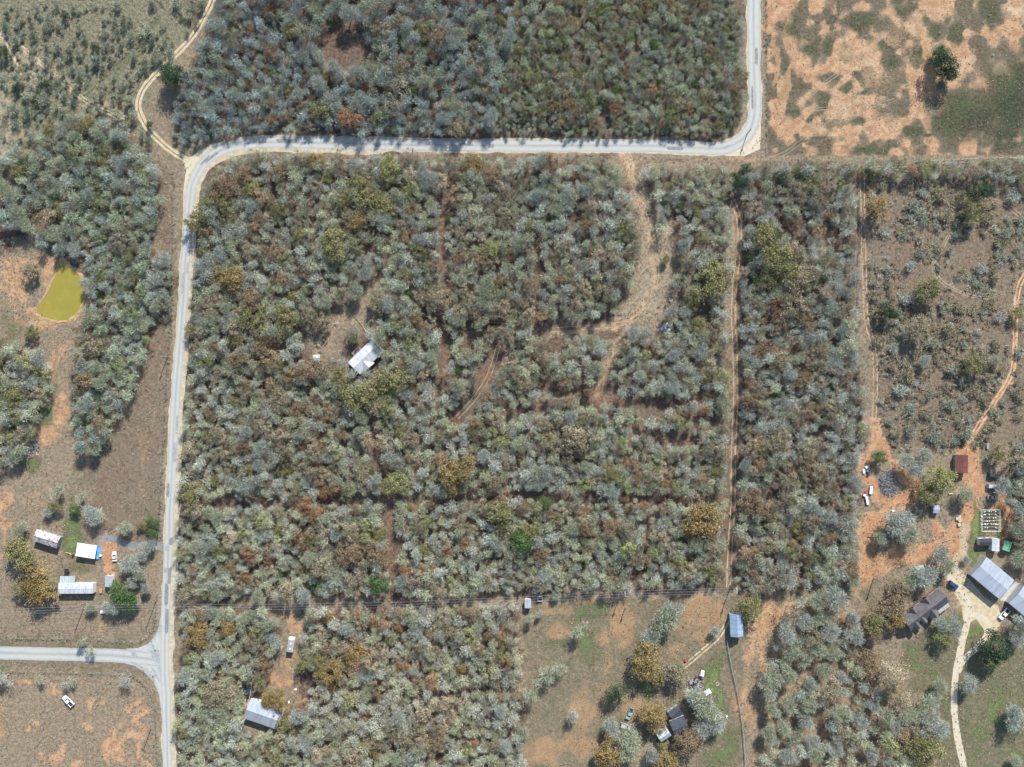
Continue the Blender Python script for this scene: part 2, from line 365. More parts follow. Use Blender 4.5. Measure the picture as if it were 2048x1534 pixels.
# homestead yard beside the road, the field south of the side road
for x, y, rx, ry, s in ((215, 1105, 22, 26, .95), (222, 1140, 12, 16, .9), (205, 1088, 12, 8, .9), (208, 1240, 10, 30, .5), (100, 1130, 30, 40, .3)): blob(soil, x, y, rx, ry, s); blob(red, x, y, rx, ry, s * 0.8)
for x, y, rx, ry in ((175, 1405, 6, 16), (176, 1445, 5, 14), (272, 1402, 12, 10), (285, 1440, 6, 40), (272, 1468, 12, 8), (220, 1485, 8, 34), (240, 1505, 9, 30), (262, 1420, 7, 12), (262, 1470, 8, 12), (115, 1520, 10, 16), (157, 1525, 9, 14), (85, 1522, 8, 14), (67, 1452, 5, 12), (100, 1375, 18, 3), (50, 1373, 14, 3), (288, 1510, 6, 40), (0, 1450, 6, 40), (195, 1400, 4, 10), (240, 1440, 5, 8), (205, 1498, 8, 14)): blob(soil, x, y, rx, ry, 1.0); blob(red, x, y, rx, ry, 0.45)
area(litter, [(-400, 1345), (310, 1345), (318, 1700), (-400, 1700)], 0.15); area(soil, [(-400, 1345), (310, 1345), (318, 1700), (-400, 1700)], 0.24)
area(litter, [(-400, 1180), (325, 1180), (318, 1285), (-400, 1285)], 0.25); area(soil, [(-400, 1180), (325, 1180), (318, 1285), (-400, 1285)], 0.18)
# clearing with the travel trailer
for x, y, rx, ry, s in ((585, 1250, 16, 22, .7), (580, 1330, 22, 40, .5), (560, 1360, 30, 14, .8), (590, 1370, 14, 20, .6), (545, 1350, 20, 10, .6), (497, 1400, 8, 22, .8), (430, 1390, 50, 8, .4)): blob(soil, x, y, rx, ry, s); blob(red, x, y, rx, ry, s * 0.5)
blob(green, 575, 1340, 18, 30, 0.35)
# pasture south of the power line
area(litter, [(1045, 1200), (1480, 1195), (1490, 1700), (1050, 1700)], 0.25)
for x, y, rx, ry, s in ((1245, 1240, 28, 50, .7), (1205, 1280, 12, 30, .6), (1250, 1280, 26, 30, .55), (1120, 1265, 36, 16, .6), (1060, 1250, 12, 16, .4), (1165, 1420, 36, 50, .55), (1230, 1385, 40, 16, .6), (1215, 1330, 16, 40, .5), (1090, 1500, 46, 40, .7), (1150, 1490, 44, 30, .6), (1390, 1225, 40, 40, .75), (1440, 1230, 20, 40, .7), (1350, 1290, 16, 20, .5), (1410, 1275, 30, 26, .6), (1270, 1420, 24, 30, .8), (1290, 1395, 30, 10, .5), (1480, 1400, 14, 60, .6), (1515, 1500, 20, 50, .3), (1110, 1220, 50, 12, .5), (1180, 1200, 60, 8, .6)): blob(soil, x, y, rx, ry, s)
for x, y, rx, ry, s in ((1155, 1265, 16, 40, .55), (1180, 1310, 16, 30, .6), (1090, 1285, 26, 10, .5), (1432, 1370, 13, 60, 1.0), (1418, 1345, 22, 8, .8), (1450, 1420, 8, 24, .8), (1448, 1310, 10, 16, .6), (1300, 1365, 22, 8, .7), (1465, 1490, 14, 40, .6), (1250, 1310, 14, 16, .5), (1150, 1490, 14, 8, .5), (1175, 1290, 26, 46, .75), (1105, 1290, 34, 14, .7), (1195, 1225, 30, 18, .65), (1165, 1225, 20, 26, .7), (1455, 1500, 26, 50, .75), (1420, 1520, 30, 26, .6), (1295, 1372, 30, 10, .85), (1340, 1205, 30, 14, .5), (1130, 1330, 22, 26, .6), (1200, 1240, 18, 12, .4), (1410, 1310, 14, 10, .4), (1400, 1500, 30, 40, .35), (1140, 1225, 30, 20, .35)): blob(green, x, y, rx, ry, s)
for x, y, rx, ry, s in ((1300, 1490, 10, 30, .8), (1285, 1510, 12, 24, .8), (1318, 1445, 14, 5, .8)): blob(pale, x, y, rx, ry, s); blob(soil, x, y, rx, ry, s)
# red yards and tracks of the eastern homestead
for p, w in (([(1750, 850), (1745, 890), (1735, 925)], 10), ([(1750, 880), (1785, 915), (1790, 945)], 10), ([(1735, 925), (1752, 990), (1785, 1010), (1765, 1035), (1738, 1060), (1726, 1110), (1722, 1170)], 17), ([(1800, 940), (1830, 965), (1810, 1000), (1780, 1012)], 17), ([(1932, 900), (1945, 945), (1948, 1000), (1938, 1050), (1905, 1090), (1850, 1108), (1800, 1100)], 22), ([(1870, 1060), (1880, 1110), (1860, 1140)], 14), ([(1800, 1110), (1770, 1130), (1735, 1135)], 18), ([(2000, 1000), (2015, 1060), (2000, 1090)], 14)): stroke(soil, p, w, 0.95); stroke(red, p, w, 0.7)
for p, w in (([(1940, 1060), (1925, 1110), (1905, 1150), (1930, 1180)], 13), ([(1945, 1205), (1960, 1230)], 30), ([(1912, 1165), (1935, 1195)], 14)): stroke(pale, p, w, 0.9); stroke(soil, p, w, 0.9)
for x, y, rx, ry, s in ((1958, 1050, 9, 60, .95), (1985, 1070, 30, 8, .9), (1952, 1110, 14, 22, .95), (2000, 1035, 6, 40, .8), (1748, 1110, 12, 20, .5), (1800, 1125, 30, 8, .5), (1750, 1145, 12, 14, .4), (1735, 1190, 20, 30, .5)): blob(green, x, y, rx, ry, s)
lawn = [(1800, 1290), (1900, 1230), (1925, 1200), (1990, 1270), (2400, 1240), (2400, 1700), (1860, 1700), (1880, 1440), (1830, 1390)]
area(green, lawn, 0.5); area(litter, lawn, 0.15); area(green, [(1045, 1200), (1480, 1195), (1490, 1700), (1050, 1700)], 0.36)
for x, y, rx, ry, s in ((1947, 1262, 15, 16, .9), (1828, 1335, 16, 22, .85), (1885, 1245, 26, 14, .7), (1830, 1350, 18, 30, .5), (1860, 1275, 26, 18, .5), (1985, 1375, 26, 40, .6), (1800, 1420, 14, 40, .6), (2030, 1510, 20, 14, .9), (1815, 1480, 20, 20, .6), (1960, 1470, 20, 40, .7), (1985, 1330, 22, 30, .7), (1835, 1300, 30, 26, .7), (1870, 1340, 30, 50, .6), (1990, 1420, 26, 40, .75), (1945, 1510, 12, 30, .7), (2010, 1380, 24, 30, .6), (1890, 1400, 16, 40, .6), (1795, 1380, 30, 8, .4)): blob(green, x, y, rx, ry, s)
for x, y, rx, ry, s in ((1950, 1290, 12, 12, .6), (2020, 1320, 30, 30, .5), (1960, 1400, 16, 40, .35), (1895, 1300, 14, 30, .4)): blob(soil, x, y, rx, ry, s * 0.7); blob(red, x, y, rx, ry, s * 0.7)
# thin soil under the south-eastern wood
for x, y, rx, ry, s in ((1545, 1225, 36, 40, .8), (1520, 1250, 26, 50, .7), (1535, 1340, 16, 60, .65), (1555, 1510, 36, 40, .75), (1545, 1440, 16, 40, .6), (1600, 1380, 12, 40, .5), (1640, 1460, 20, 26, .5), (1720, 1165, 9, 40, .8), (1575, 1260, 16, 20, .6), (1495, 1300, 14, 60, .6), (1500, 1420, 14, 60, .5)): blob(soil, x, y, rx, ry, s)
# trampled grass along the woodland tracks, scrub field east of the fence
for k in ('entry', 'entry_branch'): stroke(pale, TRACKS[k], 13, 0.5); stroke(soil, TRACKS[k], 7, 0.45)
stroke(soil, [(1248, 312), (1258, 340), (1268, 370)], 7, 0.95); stroke(pale, [(1248, 312), (1258, 340)], 6, 0.9)
blob(pale, 1305, 510, 44, 105, 0.55, 0.1); blob(pale, 1285, 608, 48, 50, 0.55); blob(soil, 1300, 520, 26, 80, 0.22); blob(pale, 1476, 480, 14, 70, .55); blob(red, 970, 755, 20, 40, .6); blob(pale, 1355, 600, 20, 20, .3)
stroke(pale, TRACKS['long_track'], 6, 0.35); stroke(red, TRACKS['long_track'], 6, 0.5); stroke(pale, TRACKS['fence_track'], 6, 0.45); stroke(soil, TRACKS['far_track'], 5, 0.5)
scrub = [(1722, 345), (2400, 330), (2400, 880), (1960, 900), (1760, 900), (1740, 700)]
area(litter, scrub, 0.62); area(pale, scrub, 0.3)
for x, y, rx, ry, s in ((1868, 522, 10, 10, .8), (2035, 605, 12, 12, .9), (1775, 680, 8, 8, .5), (1990, 860, 20, 10, .4)): blob(pale, x, y, rx, ry, s)
stroke(soil, [(470, 309), (900, 314), (1230, 318)], 4, 0.35); stroke(pale, [(390, 330), (420, 312), (470, 306)], 6, 0.6); stroke(soil, [(1270, 326), (1400, 322), (1520, 316)], 5, 0.4)
stroke(green, [(1290, 320), (1400, 312)], 4, 0.4)
# verges beside the paved road
stroke(pale, ROAD, 17, 0.45); stroke(litter, SIDE_ROAD, 30, 0.5); stroke(green, [(0, 1282), (150, 1285), (270, 1290)], 6, 0.5); stroke(green, [(0, 1332), (230, 1340)], 5, 0.4)

dark = np.zeros(GX.shape); dark[f_in] = dk[f_in] * (0.35 + 0.3 * n2[f_in])
for x, y, rx, ry, s in ((1960, 235, 70, 50, .75), (2020, 220, 50, 60, .95), (2005, 270, 50, 30, .9), (1900, 245, 40, 34, .6), (2040, 150, 30, 60, .7)): blob(dark, x, y, rx, ry, s)
nx, ny = GX.shape
gv = np.stack([GX.ravel(), GY.ravel(), np.zeros(GX.size)], 1).astype(np.float32)
ii, jj = np.meshgrid(np.arange(nx - 1), np.arange(ny - 1), indexing='ij')
q = np.stack([ii * ny + jj, (ii + 1) * ny + jj, (ii + 1) * ny + jj + 1, ii * ny + jj + 1], -1).reshape(-1, 4)
def np_mesh(name, verts, faces):
    me = bpy.data.meshes.new(name); k = faces.shape[1]
    me.vertices.add(len(verts)); me.vertices.foreach_set('co', np.ascontiguousarray(verts, np.float32).ravel())
    me.loops.add(faces.size); me.loops.foreach_set('vertex_index', np.ascontiguousarray(faces, np.int32).ravel())
    me.polygons.add(len(faces)); me.polygons.foreach_set('loop_start', np.arange(0, faces.size, k, dtype=np.int32))
    me.update(calc_edges=True)
    return me
gme = np_mesh('ground', gv, q)
for nm, (a, b_, c) in (('mask_a', (soil, green, litter)), ('mask_b', (pale, red, olive)), ('mask_c', (dark, dark, dark))):
    at = gme.attributes.new(nm, 'FLOAT_COLOR', 'POINT')
    at.data.foreach_set('color', np.stack([a, b_, c, np.ones(a.shape)], -1).astype(np.float32).ravel())
def ground_material():
    m, nt, b = nodes_of('ground_soil_and_grass', 1.0, 0.05)
    geo = N(nt, 'ShaderNodeNewGeometry'); pos = geo.outputs['Position']
    A = N(nt, 'ShaderNodeAttribute'); A.attribute_name = 'mask_a'; B = N(nt, 'ShaderNodeAttribute'); B.attribute_name = 'mask_b'
    sa = N(nt, 'ShaderNodeSeparateColor'); nt.links.new(A.outputs['Color'], sa.inputs[0])
    sb = N(nt, 'ShaderNodeSeparateColor'); nt.links.new(B.outputs['Color'], sb.inputs[0])
    big, mid, fine, grit = noise(nt, pos, 0.06, 4), noise(nt, pos, 0.3, 6, 0.72), noise(nt, pos, 0.75, 6, 0.82), noise(nt, pos, 1.4, 4, 0.85)
    br = math_n(nt, 'ADD', math_n(nt, 'MULTIPLY', mid, 0.55), math_n(nt, 'MULTIPLY', fine, 0.6))     # 0.1 .. 1
    def layer(mask, gain, soft=0.22):
        x = math_n(nt, 'ADD', math_n(nt, 'MULTIPLY', mask, gain * 1.2), math_n(nt, 'MULTIPLY', math_n(nt, 'SUBTRACT', br, 0.575), 1.3))
        return math_n(nt, 'MULTIPLY', smooth(nt, x, 0.5 - soft, 0.5 + soft), smooth(nt, mask, 0.0, 0.25))
    grass = mixc(nt, smooth(nt, big, 0.35, 0.65), (0.275, 0.2, 0.135), (0.225, 0.175, 0.12))
    grass = mixc(nt, smooth(nt, fine, 0.38, 0.63), mixc(nt, 0.6, grass, (0.085, 0.075, 0.05)), mixc(nt, 0.5, grass, (0.36, 0.28, 0.19)))
    grass = mixc(nt, math_n(nt, 'MULTIPLY', smooth(nt, mid, 0.52, 0.68), 0.55), grass, (0.15, 0.15, 0.085))
    grass = mixc(nt, math_n(nt, 'MULTIPLY', smooth(nt, mid, 0.46, 0.3), 0.5), grass, (0.36, 0.25, 0.16))
    ol = mixc(nt, smooth(nt, fine, 0.38, 0.63), (0.105, 0.108, 0.068), (0.255, 0.225, 0.145))
    col = mixc(nt, layer(sb.outputs[2], 0.8, 0.35), grass, ol)
    lit = mixc(nt, smooth(nt, fine, 0.38, 0.63), (0.07, 0.048, 0.036), (0.20, 0.135, 0.095))
    lit = mixc(nt, smooth(nt, big, 0.4, 0.62), lit, mixc(nt, 0.5, lit, (0.16, 0.14, 0.10)))
    col = mixc(nt, layer(sa.outputs[2], 0.85, 0.4), col, lit)
    sandy = mixc(nt, smooth(nt, mid, 0.38, 0.62), (0.33, 0.185, 0.10), (0.465, 0.295, 0.17))
    clay = mixc(nt, smooth(nt, mid, 0.35, 0.7), (0.38, 0.185, 0.095), (0.50, 0.29, 0.16))
    chalk = mixc(nt, smooth(nt, mid, 0.38, 0.62), (0.37, 0.27, 0.165), (0.51, 0.39, 0.26))
    red_f = smooth(nt, sb.outputs[1], 0.2, 0.9); pale_f = smooth(nt, sb.outputs[0], 0.2, 0.9)
    bare = mixc(nt, pale_f, mixc(nt, red_f, sandy, clay), chalk)
    bare = mixc(nt, math_n(nt, 'MULTIPLY', smooth(nt, grit, 0.5, 0.66), 0.6), bare, (0.2, 0.135, 0.085))
    col = mixc(nt, math_n(nt, 'MULTIPLY', layer(sb.outputs[0], 0.85, 0.35), 0.75), col, mixc(nt, smooth(nt, fine, 0.3, 0.7), (0.25, 0.2, 0.13), (0.44, 0.35, 0.23)))
    rust = mixc(nt, smooth(nt, fine, 0.38, 0.63), (0.10, 0.062, 0.042), (0.26, 0.165, 0.11))
    col = mixc(nt, layer(sb.outputs[1], 0.85, 0.3), col, rust)
    col = mixc(nt, layer(sa.outputs[0], 1.0), col, bare)
    gr = mixc(nt, smooth(nt, fine, 0.38, 0.63), (0.045, 0.052, 0.026), (0.12, 0.135, 0.063))
    lush = smooth(nt, sa.outputs[1], 0.45, 0.95)
    gr = mixc(nt, lush, gr, mixc(nt, smooth(nt, mid, 0.3, 0.7), (0.085, 0.145, 0.04), (0.16, 0.225, 0.075)))
    col = mixc(nt, math_n(nt, 'MULTIPLY', layer(sa.outputs[1], 0.95, 0.35), 0.85), col, gr)
    col = mixc(nt, math_n(nt, 'MULTIPLY', smooth(nt, grit, 0.54, 0.68), 0.5), col, (0.075, 0.062, 0.045))
    Cm = N(nt, 'ShaderNodeAttribute'); Cm.attribute_name = 'mask_c'       # rank, damp grass
    col = mixc(nt, math_n(nt, 'MULTIPLY', smooth(nt, math_n(nt, 'ADD', Cm.outputs['Fac'], math_n(nt, 'MULTIPLY', math_n(nt, 'SUBTRACT', br, 0.575), 0.5)), 0.15, 0.9), 0.85), col, mixc(nt, smooth(nt, fine, 0.38, 0.63), (0.022, 0.028, 0.018), (0.072, 0.078, 0.045)))
    nt.links.new(col, b.inputs['Base Color'])
    bp = N(nt, 'ShaderNodeBump'); bp.inputs['Strength'].default_value = 0.9; bp.inputs['Distance'].default_value = 0.35
    nt.links.new(math_n(nt, 'ADD', fine, math_n(nt, 'MULTIPLY', grit, 0.6)), bp.inputs['Height']); nt.links.new(bp.outputs[0], b.inputs['Normal'])
    return m
gme.materials.append(ground_material())
ground = bpy.data.objects.new('ground', gme); COL.objects.link(ground); tag(ground, kind='structure')

# ------------------------------------------------------------------ roads and tracks
def spline(pts, step=1.6, z=0.0):
    w = [P(x, y, z) for x, y in pts]; out = []
    w = [w[0] * 2 - w[1]] + w + [w[-1] * 2 - w[-2]]
    for i in range(1, len(w) - 2):
        a, b, c, d = w[i - 1:i + 3]; k = max(2, int((c - b).length / step))
        for s in range(k):
            t = s / k
            out.append(0.5 * ((2 * b) + (c - a) * t + (2 * a - 5 * b + 4 * c - d) * t * t + (3 * b - a - 3 * c + d) * t ** 3))
    out.append(w[-2]); return out
def ribbon_arrays(line, left, right, rag, seed, z):
    """left/right: distances of the two edges from the line, positive to the right of travel"""
    r = random.Random(seed); vs, uv = [], []; dist = 0; jl = jr = 0
    for i, p in enumerate(line):
        d = (line[min(i + 1, len(line) - 1)] - line[max(i - 1, 0)]).normalized(); nrm = Vector((d.y, -d.x, 0))
        if i: dist += (p - line[i - 1]).length
        jl = jl * 0.6 + r.uniform(-rag, rag) * 0.7; jr = jr * 0.6 + r.uniform(-rag, rag) * 0.7
        t = i / max(1, len(line) - 1)
        l = left(t) if callable(left) else left; rr = right(t) if callable(right) else right
        vs += [(p.x + nrm.x * (l + jl), p.y + nrm.y * (l + jl), z), (p.x + nrm.x * (rr + jr), p.y + nrm.y * (rr + jr), z)]
        uv += [(0, dist), (1, dist)]
    fs = [(2 * i, 2 * i + 1, 2 * i + 3, 2 * i + 2) for i in range(len(line) - 1)]
    return vs, fs, uv
def ribbon(name, pts, parts, z, mat, rag=0.15, seed=1, step=1.6):
    vs, fs, uv = [], [], []
    line = spline(pts, step)
    for k, (l, r_) in enumerate(parts):
        a, f, u = ribbon_arrays(line, l, r_, rag, seed + k, z)
        n = len(vs); vs += a; uv += u; fs += [tuple(i + n for i in t) for t in f]
    me = bpy.data.meshes.new(name); me.from_pydata(vs, [], fs); me.update()
    ul = me.uv_layers.new(name='along')
    ul.data.foreach_set('uv', np.array([uv[l.vertex_index] for l in me.loops], np.float32).ravel())
    me.materials.append(mat)
    o = bpy.data.objects.new(name, me); COL.objects.link(o); tag(o, kind='structure')
    return o
def asphalt(name, c, wear):
    m, nt, b = nodes_of(name, 0.9, 0.2)
    uv = N(nt, 'ShaderNodeUVMap'); uv.uv_map = 'along'; s = N(nt, 'ShaderNodeSeparateXYZ'); nt.links.new(uv.outputs[0], s.inputs[0])
    pos = N(nt, 'ShaderNodeNewGeometry').outputs['Position']
    wv = math_n(nt, 'ABSOLUTE', math_n(nt, 'SINE', math_n(nt, 'MULTIPLY', s.outputs[0], 2 * math.pi)))      # two wheel paths
    n_ = noise(nt, pos, 0.5, 5, 0.7); f_ = noise(nt, pos, 2.5, 4, 0.7); l_ = noise(nt, pos, 0.08, 3)
    col = mixc(nt, smooth(nt, wv, 0.3, 1.0), tuple(x * 0.86 for x in c), tuple(min(1, x * 1.1) for x in c))
    col = mixc(nt, math_n(nt, 'MULTIPLY', smooth(nt, n_, 0.45, 0.72), 0.4), col, tuple(x * 0.72 for x in c))
    col = mixc(nt, math_n(nt, 'MULTIPLY', smooth(nt, f_, 0.5, 0.75), 0.35), col, tuple(x * 0.7 for x in c))
    col = mixc(nt, math_n(nt, 'MULTIPLY', smooth(nt, l_, 0.35, 0.65), wear), col, (0.40, 0.365, 0.30))
    mid = math_n(nt, 'LESS_THAN', math_n(nt, 'ABSOLUTE', math_n(nt, 'SUBTRACT', math_n(nt, 'ADD', s.outputs[0], math_n(nt, 'MULTIPLY', n_, 0.06)), 0.53)), 0.02)
    col = mixc(nt, math_n(nt, 'MULTIPLY', mid, 0.35), col, tuple(x * 0.55 for x in c))
    nt.links.new(col, b.inputs['Base Color'])
    return m
def dirt(name, c, c2, grit=0.5):
    m, nt, b = nodes_of(name, 1.0, 0.05)
    pos = N(nt, 'ShaderNodeNewGeometry').outputs['Position']
    col = mixc(nt, smooth(nt, noise(nt, pos, 0.6, 5, 0.7), 0.35, 0.68), c, c2)
    col = mixc(nt, math_n(nt, 'MULTIPLY', smooth(nt, noise(nt, pos, 2.6, 4, 0.7), 0.5, 0.75), grit), col, tuple(x * 0.6 for x in c))
    nt.links.new(col, b.inputs['Base Color'])
    return m
M_CHALK = dirt('caliche_gravel', (0.45, 0.385, 0.275), (0.53, 0.46, 0.335), 0.2)
M_ASPH = asphalt('weathered_chipseal', (0.365, 0.365, 0.335), 0.4)
M_ASPH2 = asphalt('weathered_chipseal_side', (0.355, 0.355, 0.325), 0.25)
M_SAND = dirt('sandy_rut', (0.40, 0.315, 0.20), (0.54, 0.44, 0.29))
M_RUT = dirt('clay_rut', (0.32, 0.21, 0.13), (0.45, 0.32, 0.2))
M_RED = dirt('red_clay_rut', (0.42, 0.24, 0.13), (0.54, 0.35, 0.2))
M_GRAV = dirt('grey_gravel', (0.17, 0.165, 0.155), (0.27, 0.26, 0.245))
M_TRACKS = dirt('dry_rut', (0.26, 0.2, 0.13), (0.36, 0.285, 0.19))
m_ = MPX
def wl(t):      # the paved strip narrows south of the bend
    return -(12.5 if t < 0.47 else 9.5 if t > 0.56 else 12.5 - (t - 0.47) / 0.09 * 3.0) * m_
def wr(t): return (12.0 if t < 0.47 else 8.5 if t > 0.56 else 12.0 - (t - 0.47) / 0.09 * 3.5) * m_
# travelling from north-east to south: right of travel is west, left is east
M_SHOULDER = dirt('road_shoulder_gravel', (0.36, 0.30, 0.205), (0.50, 0.435, 0.315))
ribbon('road_shoulder', ROAD, [(lambda t: wl(t) - (3.0 if t < 0.4 else 9.0) * m_, lambda t: wr(t) + 2.0 * m_)], 0.012, M_SHOULDER, 0.55, 3)
ribbon('road', ROAD, [(wl, wr)], 0.022, M_ASPH, 0.12, 5)
ribbon('side_road', SIDE_ROAD, [(-13 * m_, 13 * m_)], 0.018, M_ASPH2, 0.15, 7)
def sheet(name, poly, z, mat, kind='structure'):
    me = bpy.data.meshes.new(name); vs = [P(x, y, z) for x, y in poly]
    me.from_pydata(vs, [], [tuple(range(len(vs)))]); me.update(); me.materials.append(mat)
    me.uv_layers.new(name='along')
    if me.polygons[0].normal.z < 0: me.flip_normals()
    o = bpy.data.objects.new(name, me); COL.objects.link(o); tag(o, kind=kind); return o
M_TAR = plain('tar_patch', (0.215, 0.22, 0.215), 0.9, 0.3, 0.8); M_PATCH = plain('pale_patch', (0.30, 0.305, 0.295), 0.9, 0.25, 0.8)
def road_patches():
    r = random.Random(5); ln = spline(ROAD, 1.0)
    for k in range(26):
        i = r.randrange(20, len(ln) - 60); d = (ln[i + 1] - ln[i]).normalized(); nr = Vector((d.y, -d.x, 0)); o = ln[i] + nr * r.uniform(-1.5, 1.2)
        L, W = r.uniform(.8, 5.5), r.uniform(.35, 1.0); n = 12; vs = []
        for q_ in range(n):
            a = 2 * math.pi * q_ / n; f = r.uniform(.9, 1.08); ca, sa_ = math.cos(a), math.sin(a); vs.append(o + d * math.copysign(abs(ca) ** .35, ca) * L * f + nr * math.copysign(abs(sa_) ** .35, sa_) * W * f)
        me = bpy.data.meshes.new('road_patch'); me.from_pydata([(v.x, v.y, 0.027 + k * 0.0004) for v in vs], [], [tuple(range(n))]); me.update()
        if me.polygons[0].normal.z < 0: me.flip_normals()
        me.materials.append(M_TAR if r.random() < .4 else M_PATCH); ob = bpy.data.objects.new('road_patch', me); COL.objects.link(ob); tag(ob, kind='structure')
    for pts in ([(222, 1308), (245, 1312), (250, 1315), (230, 1314)], [(262, 1303), (272, 1305), (276, 1314), (264, 1312)], [(298, 1278), (308, 1290), (312, 1304), (304, 1296)], [(258, 1322), (275, 1326), (290, 1338), (272, 1332)], [(300, 1330), (312, 1342), (320, 1366), (308, 1348)], [(300, 1300), (318, 1300), (320, 1328), (306, 1322)]):
        w = [P(x, y, 0.0275) for x, y in pts]; me = bpy.data.meshes.new('road_patch'); me.from_pydata(w, [], [tuple(range(len(w)))]); me.update()
        if me.polygons[0].normal.z < 0: me.flip_normals()
        me.materials.append(M_PATCH); ob = bpy.data.objects.new('road_patch', me); COL.objects.link(ob); tag(ob, kind='structure')
road_patches()
sheet('road_junction', [(252, 1297), (275, 1296), (296, 1288), (310, 1272), (318, 1252), (320, 1236), (332, 1236), (338, 1420), (322, 1416), (318, 1388), (306, 1362), (288, 1344), (268, 1331), (250, 1327)], 0.015, M_ASPH2)
sheet('road_junction', [(1440, 281), (1470, 274), (1487, 262), (1497, 240), (1520, 225), (1522, 262), (1520, 298), (1490, 312), (1450, 312)], 0.008, M_CHALK)
sheet('road_junction', [(365, 318), (385, 312), (400, 300), (425, 288), (450, 282), (420, 330), (392, 372), (372, 420), (366, 430), (367, 380), (372, 340)], 0.008, M_CHALK)
ribbon('path', LANE, [(-1.35, -0.25), (0.3, 1.35)], 0.01, M_SAND, 0.16, 11, 1.2)
ribbon('path', [(40, 92), (95, 138), (150, 186), (205, 220), (255, 237)], [(-0.9, -0.3), (0.35, 0.9)], 0.01, M_SAND, 0.25, 97, 1.2)
ribbon('path', [(-30, 40), (5, 78), (30, 120), (40, 150)], [(-0.5, 0.4)], 0.01, M_SAND, 0.2, 101, 1.2)
ribbon('path', TRACKS['long_track'], [(-1.15, -0.6), (0.6, 1.1)], 0.01, M_RUT, 0.18, 13, 1.2)
ribbon('path', TRACKS['entry'], [(-1.05, -0.75), (0.7, 1.0)], 0.008, M_RUT, 0.12, 17, 1.2)
ribbon('path', TRACKS['fence_track'], [(-1.05, -0.6), (0.6, 1.05)], 0.01, M_RUT, 0.14, 19, 1.2)
ribbon('path', TRACKS['far_track'], [(-1.15, -0.35), (0.35, 1.15)], 0.01, M_RED, 0.18, 23, 1.2)
ribbon('path', TRACKS['glade_track'], [(-0.95, -0.65), (0.65, 0.95)], 0.01, M_TRACKS, 0.14, 29, 1.2)
ribbon('path', [(1752, 333), (1790, 342), (1835, 350), (1862, 372), (1890, 398), (1908, 412)], [(-0.9, -0.55), (0.5, 0.85)], 0.01, M_TRACKS, 0.14, 31, 1.2)
ribbon('path', [(1985, 400), (2010, 408), (2032, 425), (2060, 452)], [(-0.9, -0.5), (0.5, 0.9)], 0.01, M_TRACKS, 0.12, 37, 1.2)
ribbon('path', [(1898, 470), (1880, 505), (1866, 528), (1872, 548), (1890, 568), (1930, 588), (1970, 595), (2010, 585)], [(-0.7, -0.25), (0.3, 0.7)], 0.01, M_TRACKS, 0.16, 41, 1.2)
ribbon('path', [(1458, 1235), (1438, 1272), (1405, 1302), (1372, 1330), (1352, 1345)], [(-1.05, -0.45), (0.4, 1.0)], 0.01, M_SAND, 0.16, 43, 1.2)
ribbon('path', [(1540, 318), (1580, 300), (1650, 245), (1700, 215), (1690, 130)][0:4], [(-0.8, -0.55), (0.5, 0.75)], 0.01, M_TRACKS, 0.08, 47, 1.2)
ribbon('path', [(1590, 208), (1620, 190), (1655, 162), (1695, 135)], [(-0.7, -0.5), (0.5, 0.7)], 0.01, M_TRACKS, 0.08, 53, 1.2)
ribbon('path', [(1600, 222), (1660, 216), (1720, 216), (1790, 200)], [(-0.7, -0.5), (0.5, 0.7)], 0.01, M_TRACKS, 0.08, 59, 1.2)
ribbon('path', [(1740, 338), (1900, 322), (2080, 318)], [(-1.0, -0.5), (0.5, 1.0)], 0.01, M_TRACKS, 0.2, 61, 1.2)
ribbon('driveway', [(1932, 1620), (1927, 1534), (1918, 1490), (1910, 1440), (1908, 1400), (1911, 1350), (1921, 1300), (1930, 1262), (1937, 1228), (1934, 1200), (1915, 1175), (1896, 1150)], [(-1.45, 1.45)], 0.012, M_CHALK, 0.2, 67, 1.2)
sheet('driveway', [(1886, 1138), (1908, 1134), (1938, 1158), (1966, 1192), (1996, 1212), (2004, 1240), (1992, 1268), (1975, 1282), (1966, 1256), (1952, 1238), (1938, 1246), (1926, 1240), (1924, 1210), (1902, 1178)], 0.007, M_SAND)
ribbon('driveway', [(1915, 1345), (1928, 1320), (1950, 1298), (1972, 1272), (1976, 1250), (1966, 1236), (1945, 1228)], [(-1.2, 1.2)], 0.009, M_CHALK, 0.15, 71, 1.2)
ribbon('driveway', [(198, 1076), (222, 1078), (245, 1086), (268, 1092), (295, 1090), (328, 1094)], [(-1.6, 1.6)], 0.01, M_GRAV, 0.4, 73, 1.2)
ribbon('path', [(500, 1362), (497, 1385), (492, 1412)], [(-0.95, -0.5), (0.5, 0.95)], 0.01, M_SAND, 0.15, 79, 1.0)
ribbon('path', [(408, 1392), (450, 1394), (488, 1388)], [(-0.8, -0.2), (0.3, 0.8)], 0.01, M_RUT, 0.2, 83, 1.0)
sheet('pavement', [(1999, 1200), (2022, 1208), (2052, 1172), (2030, 1163)], 0.03, plain('concrete_slab', (0.42, 0.41, 0.36), 0.9, 0.2, 0.6))

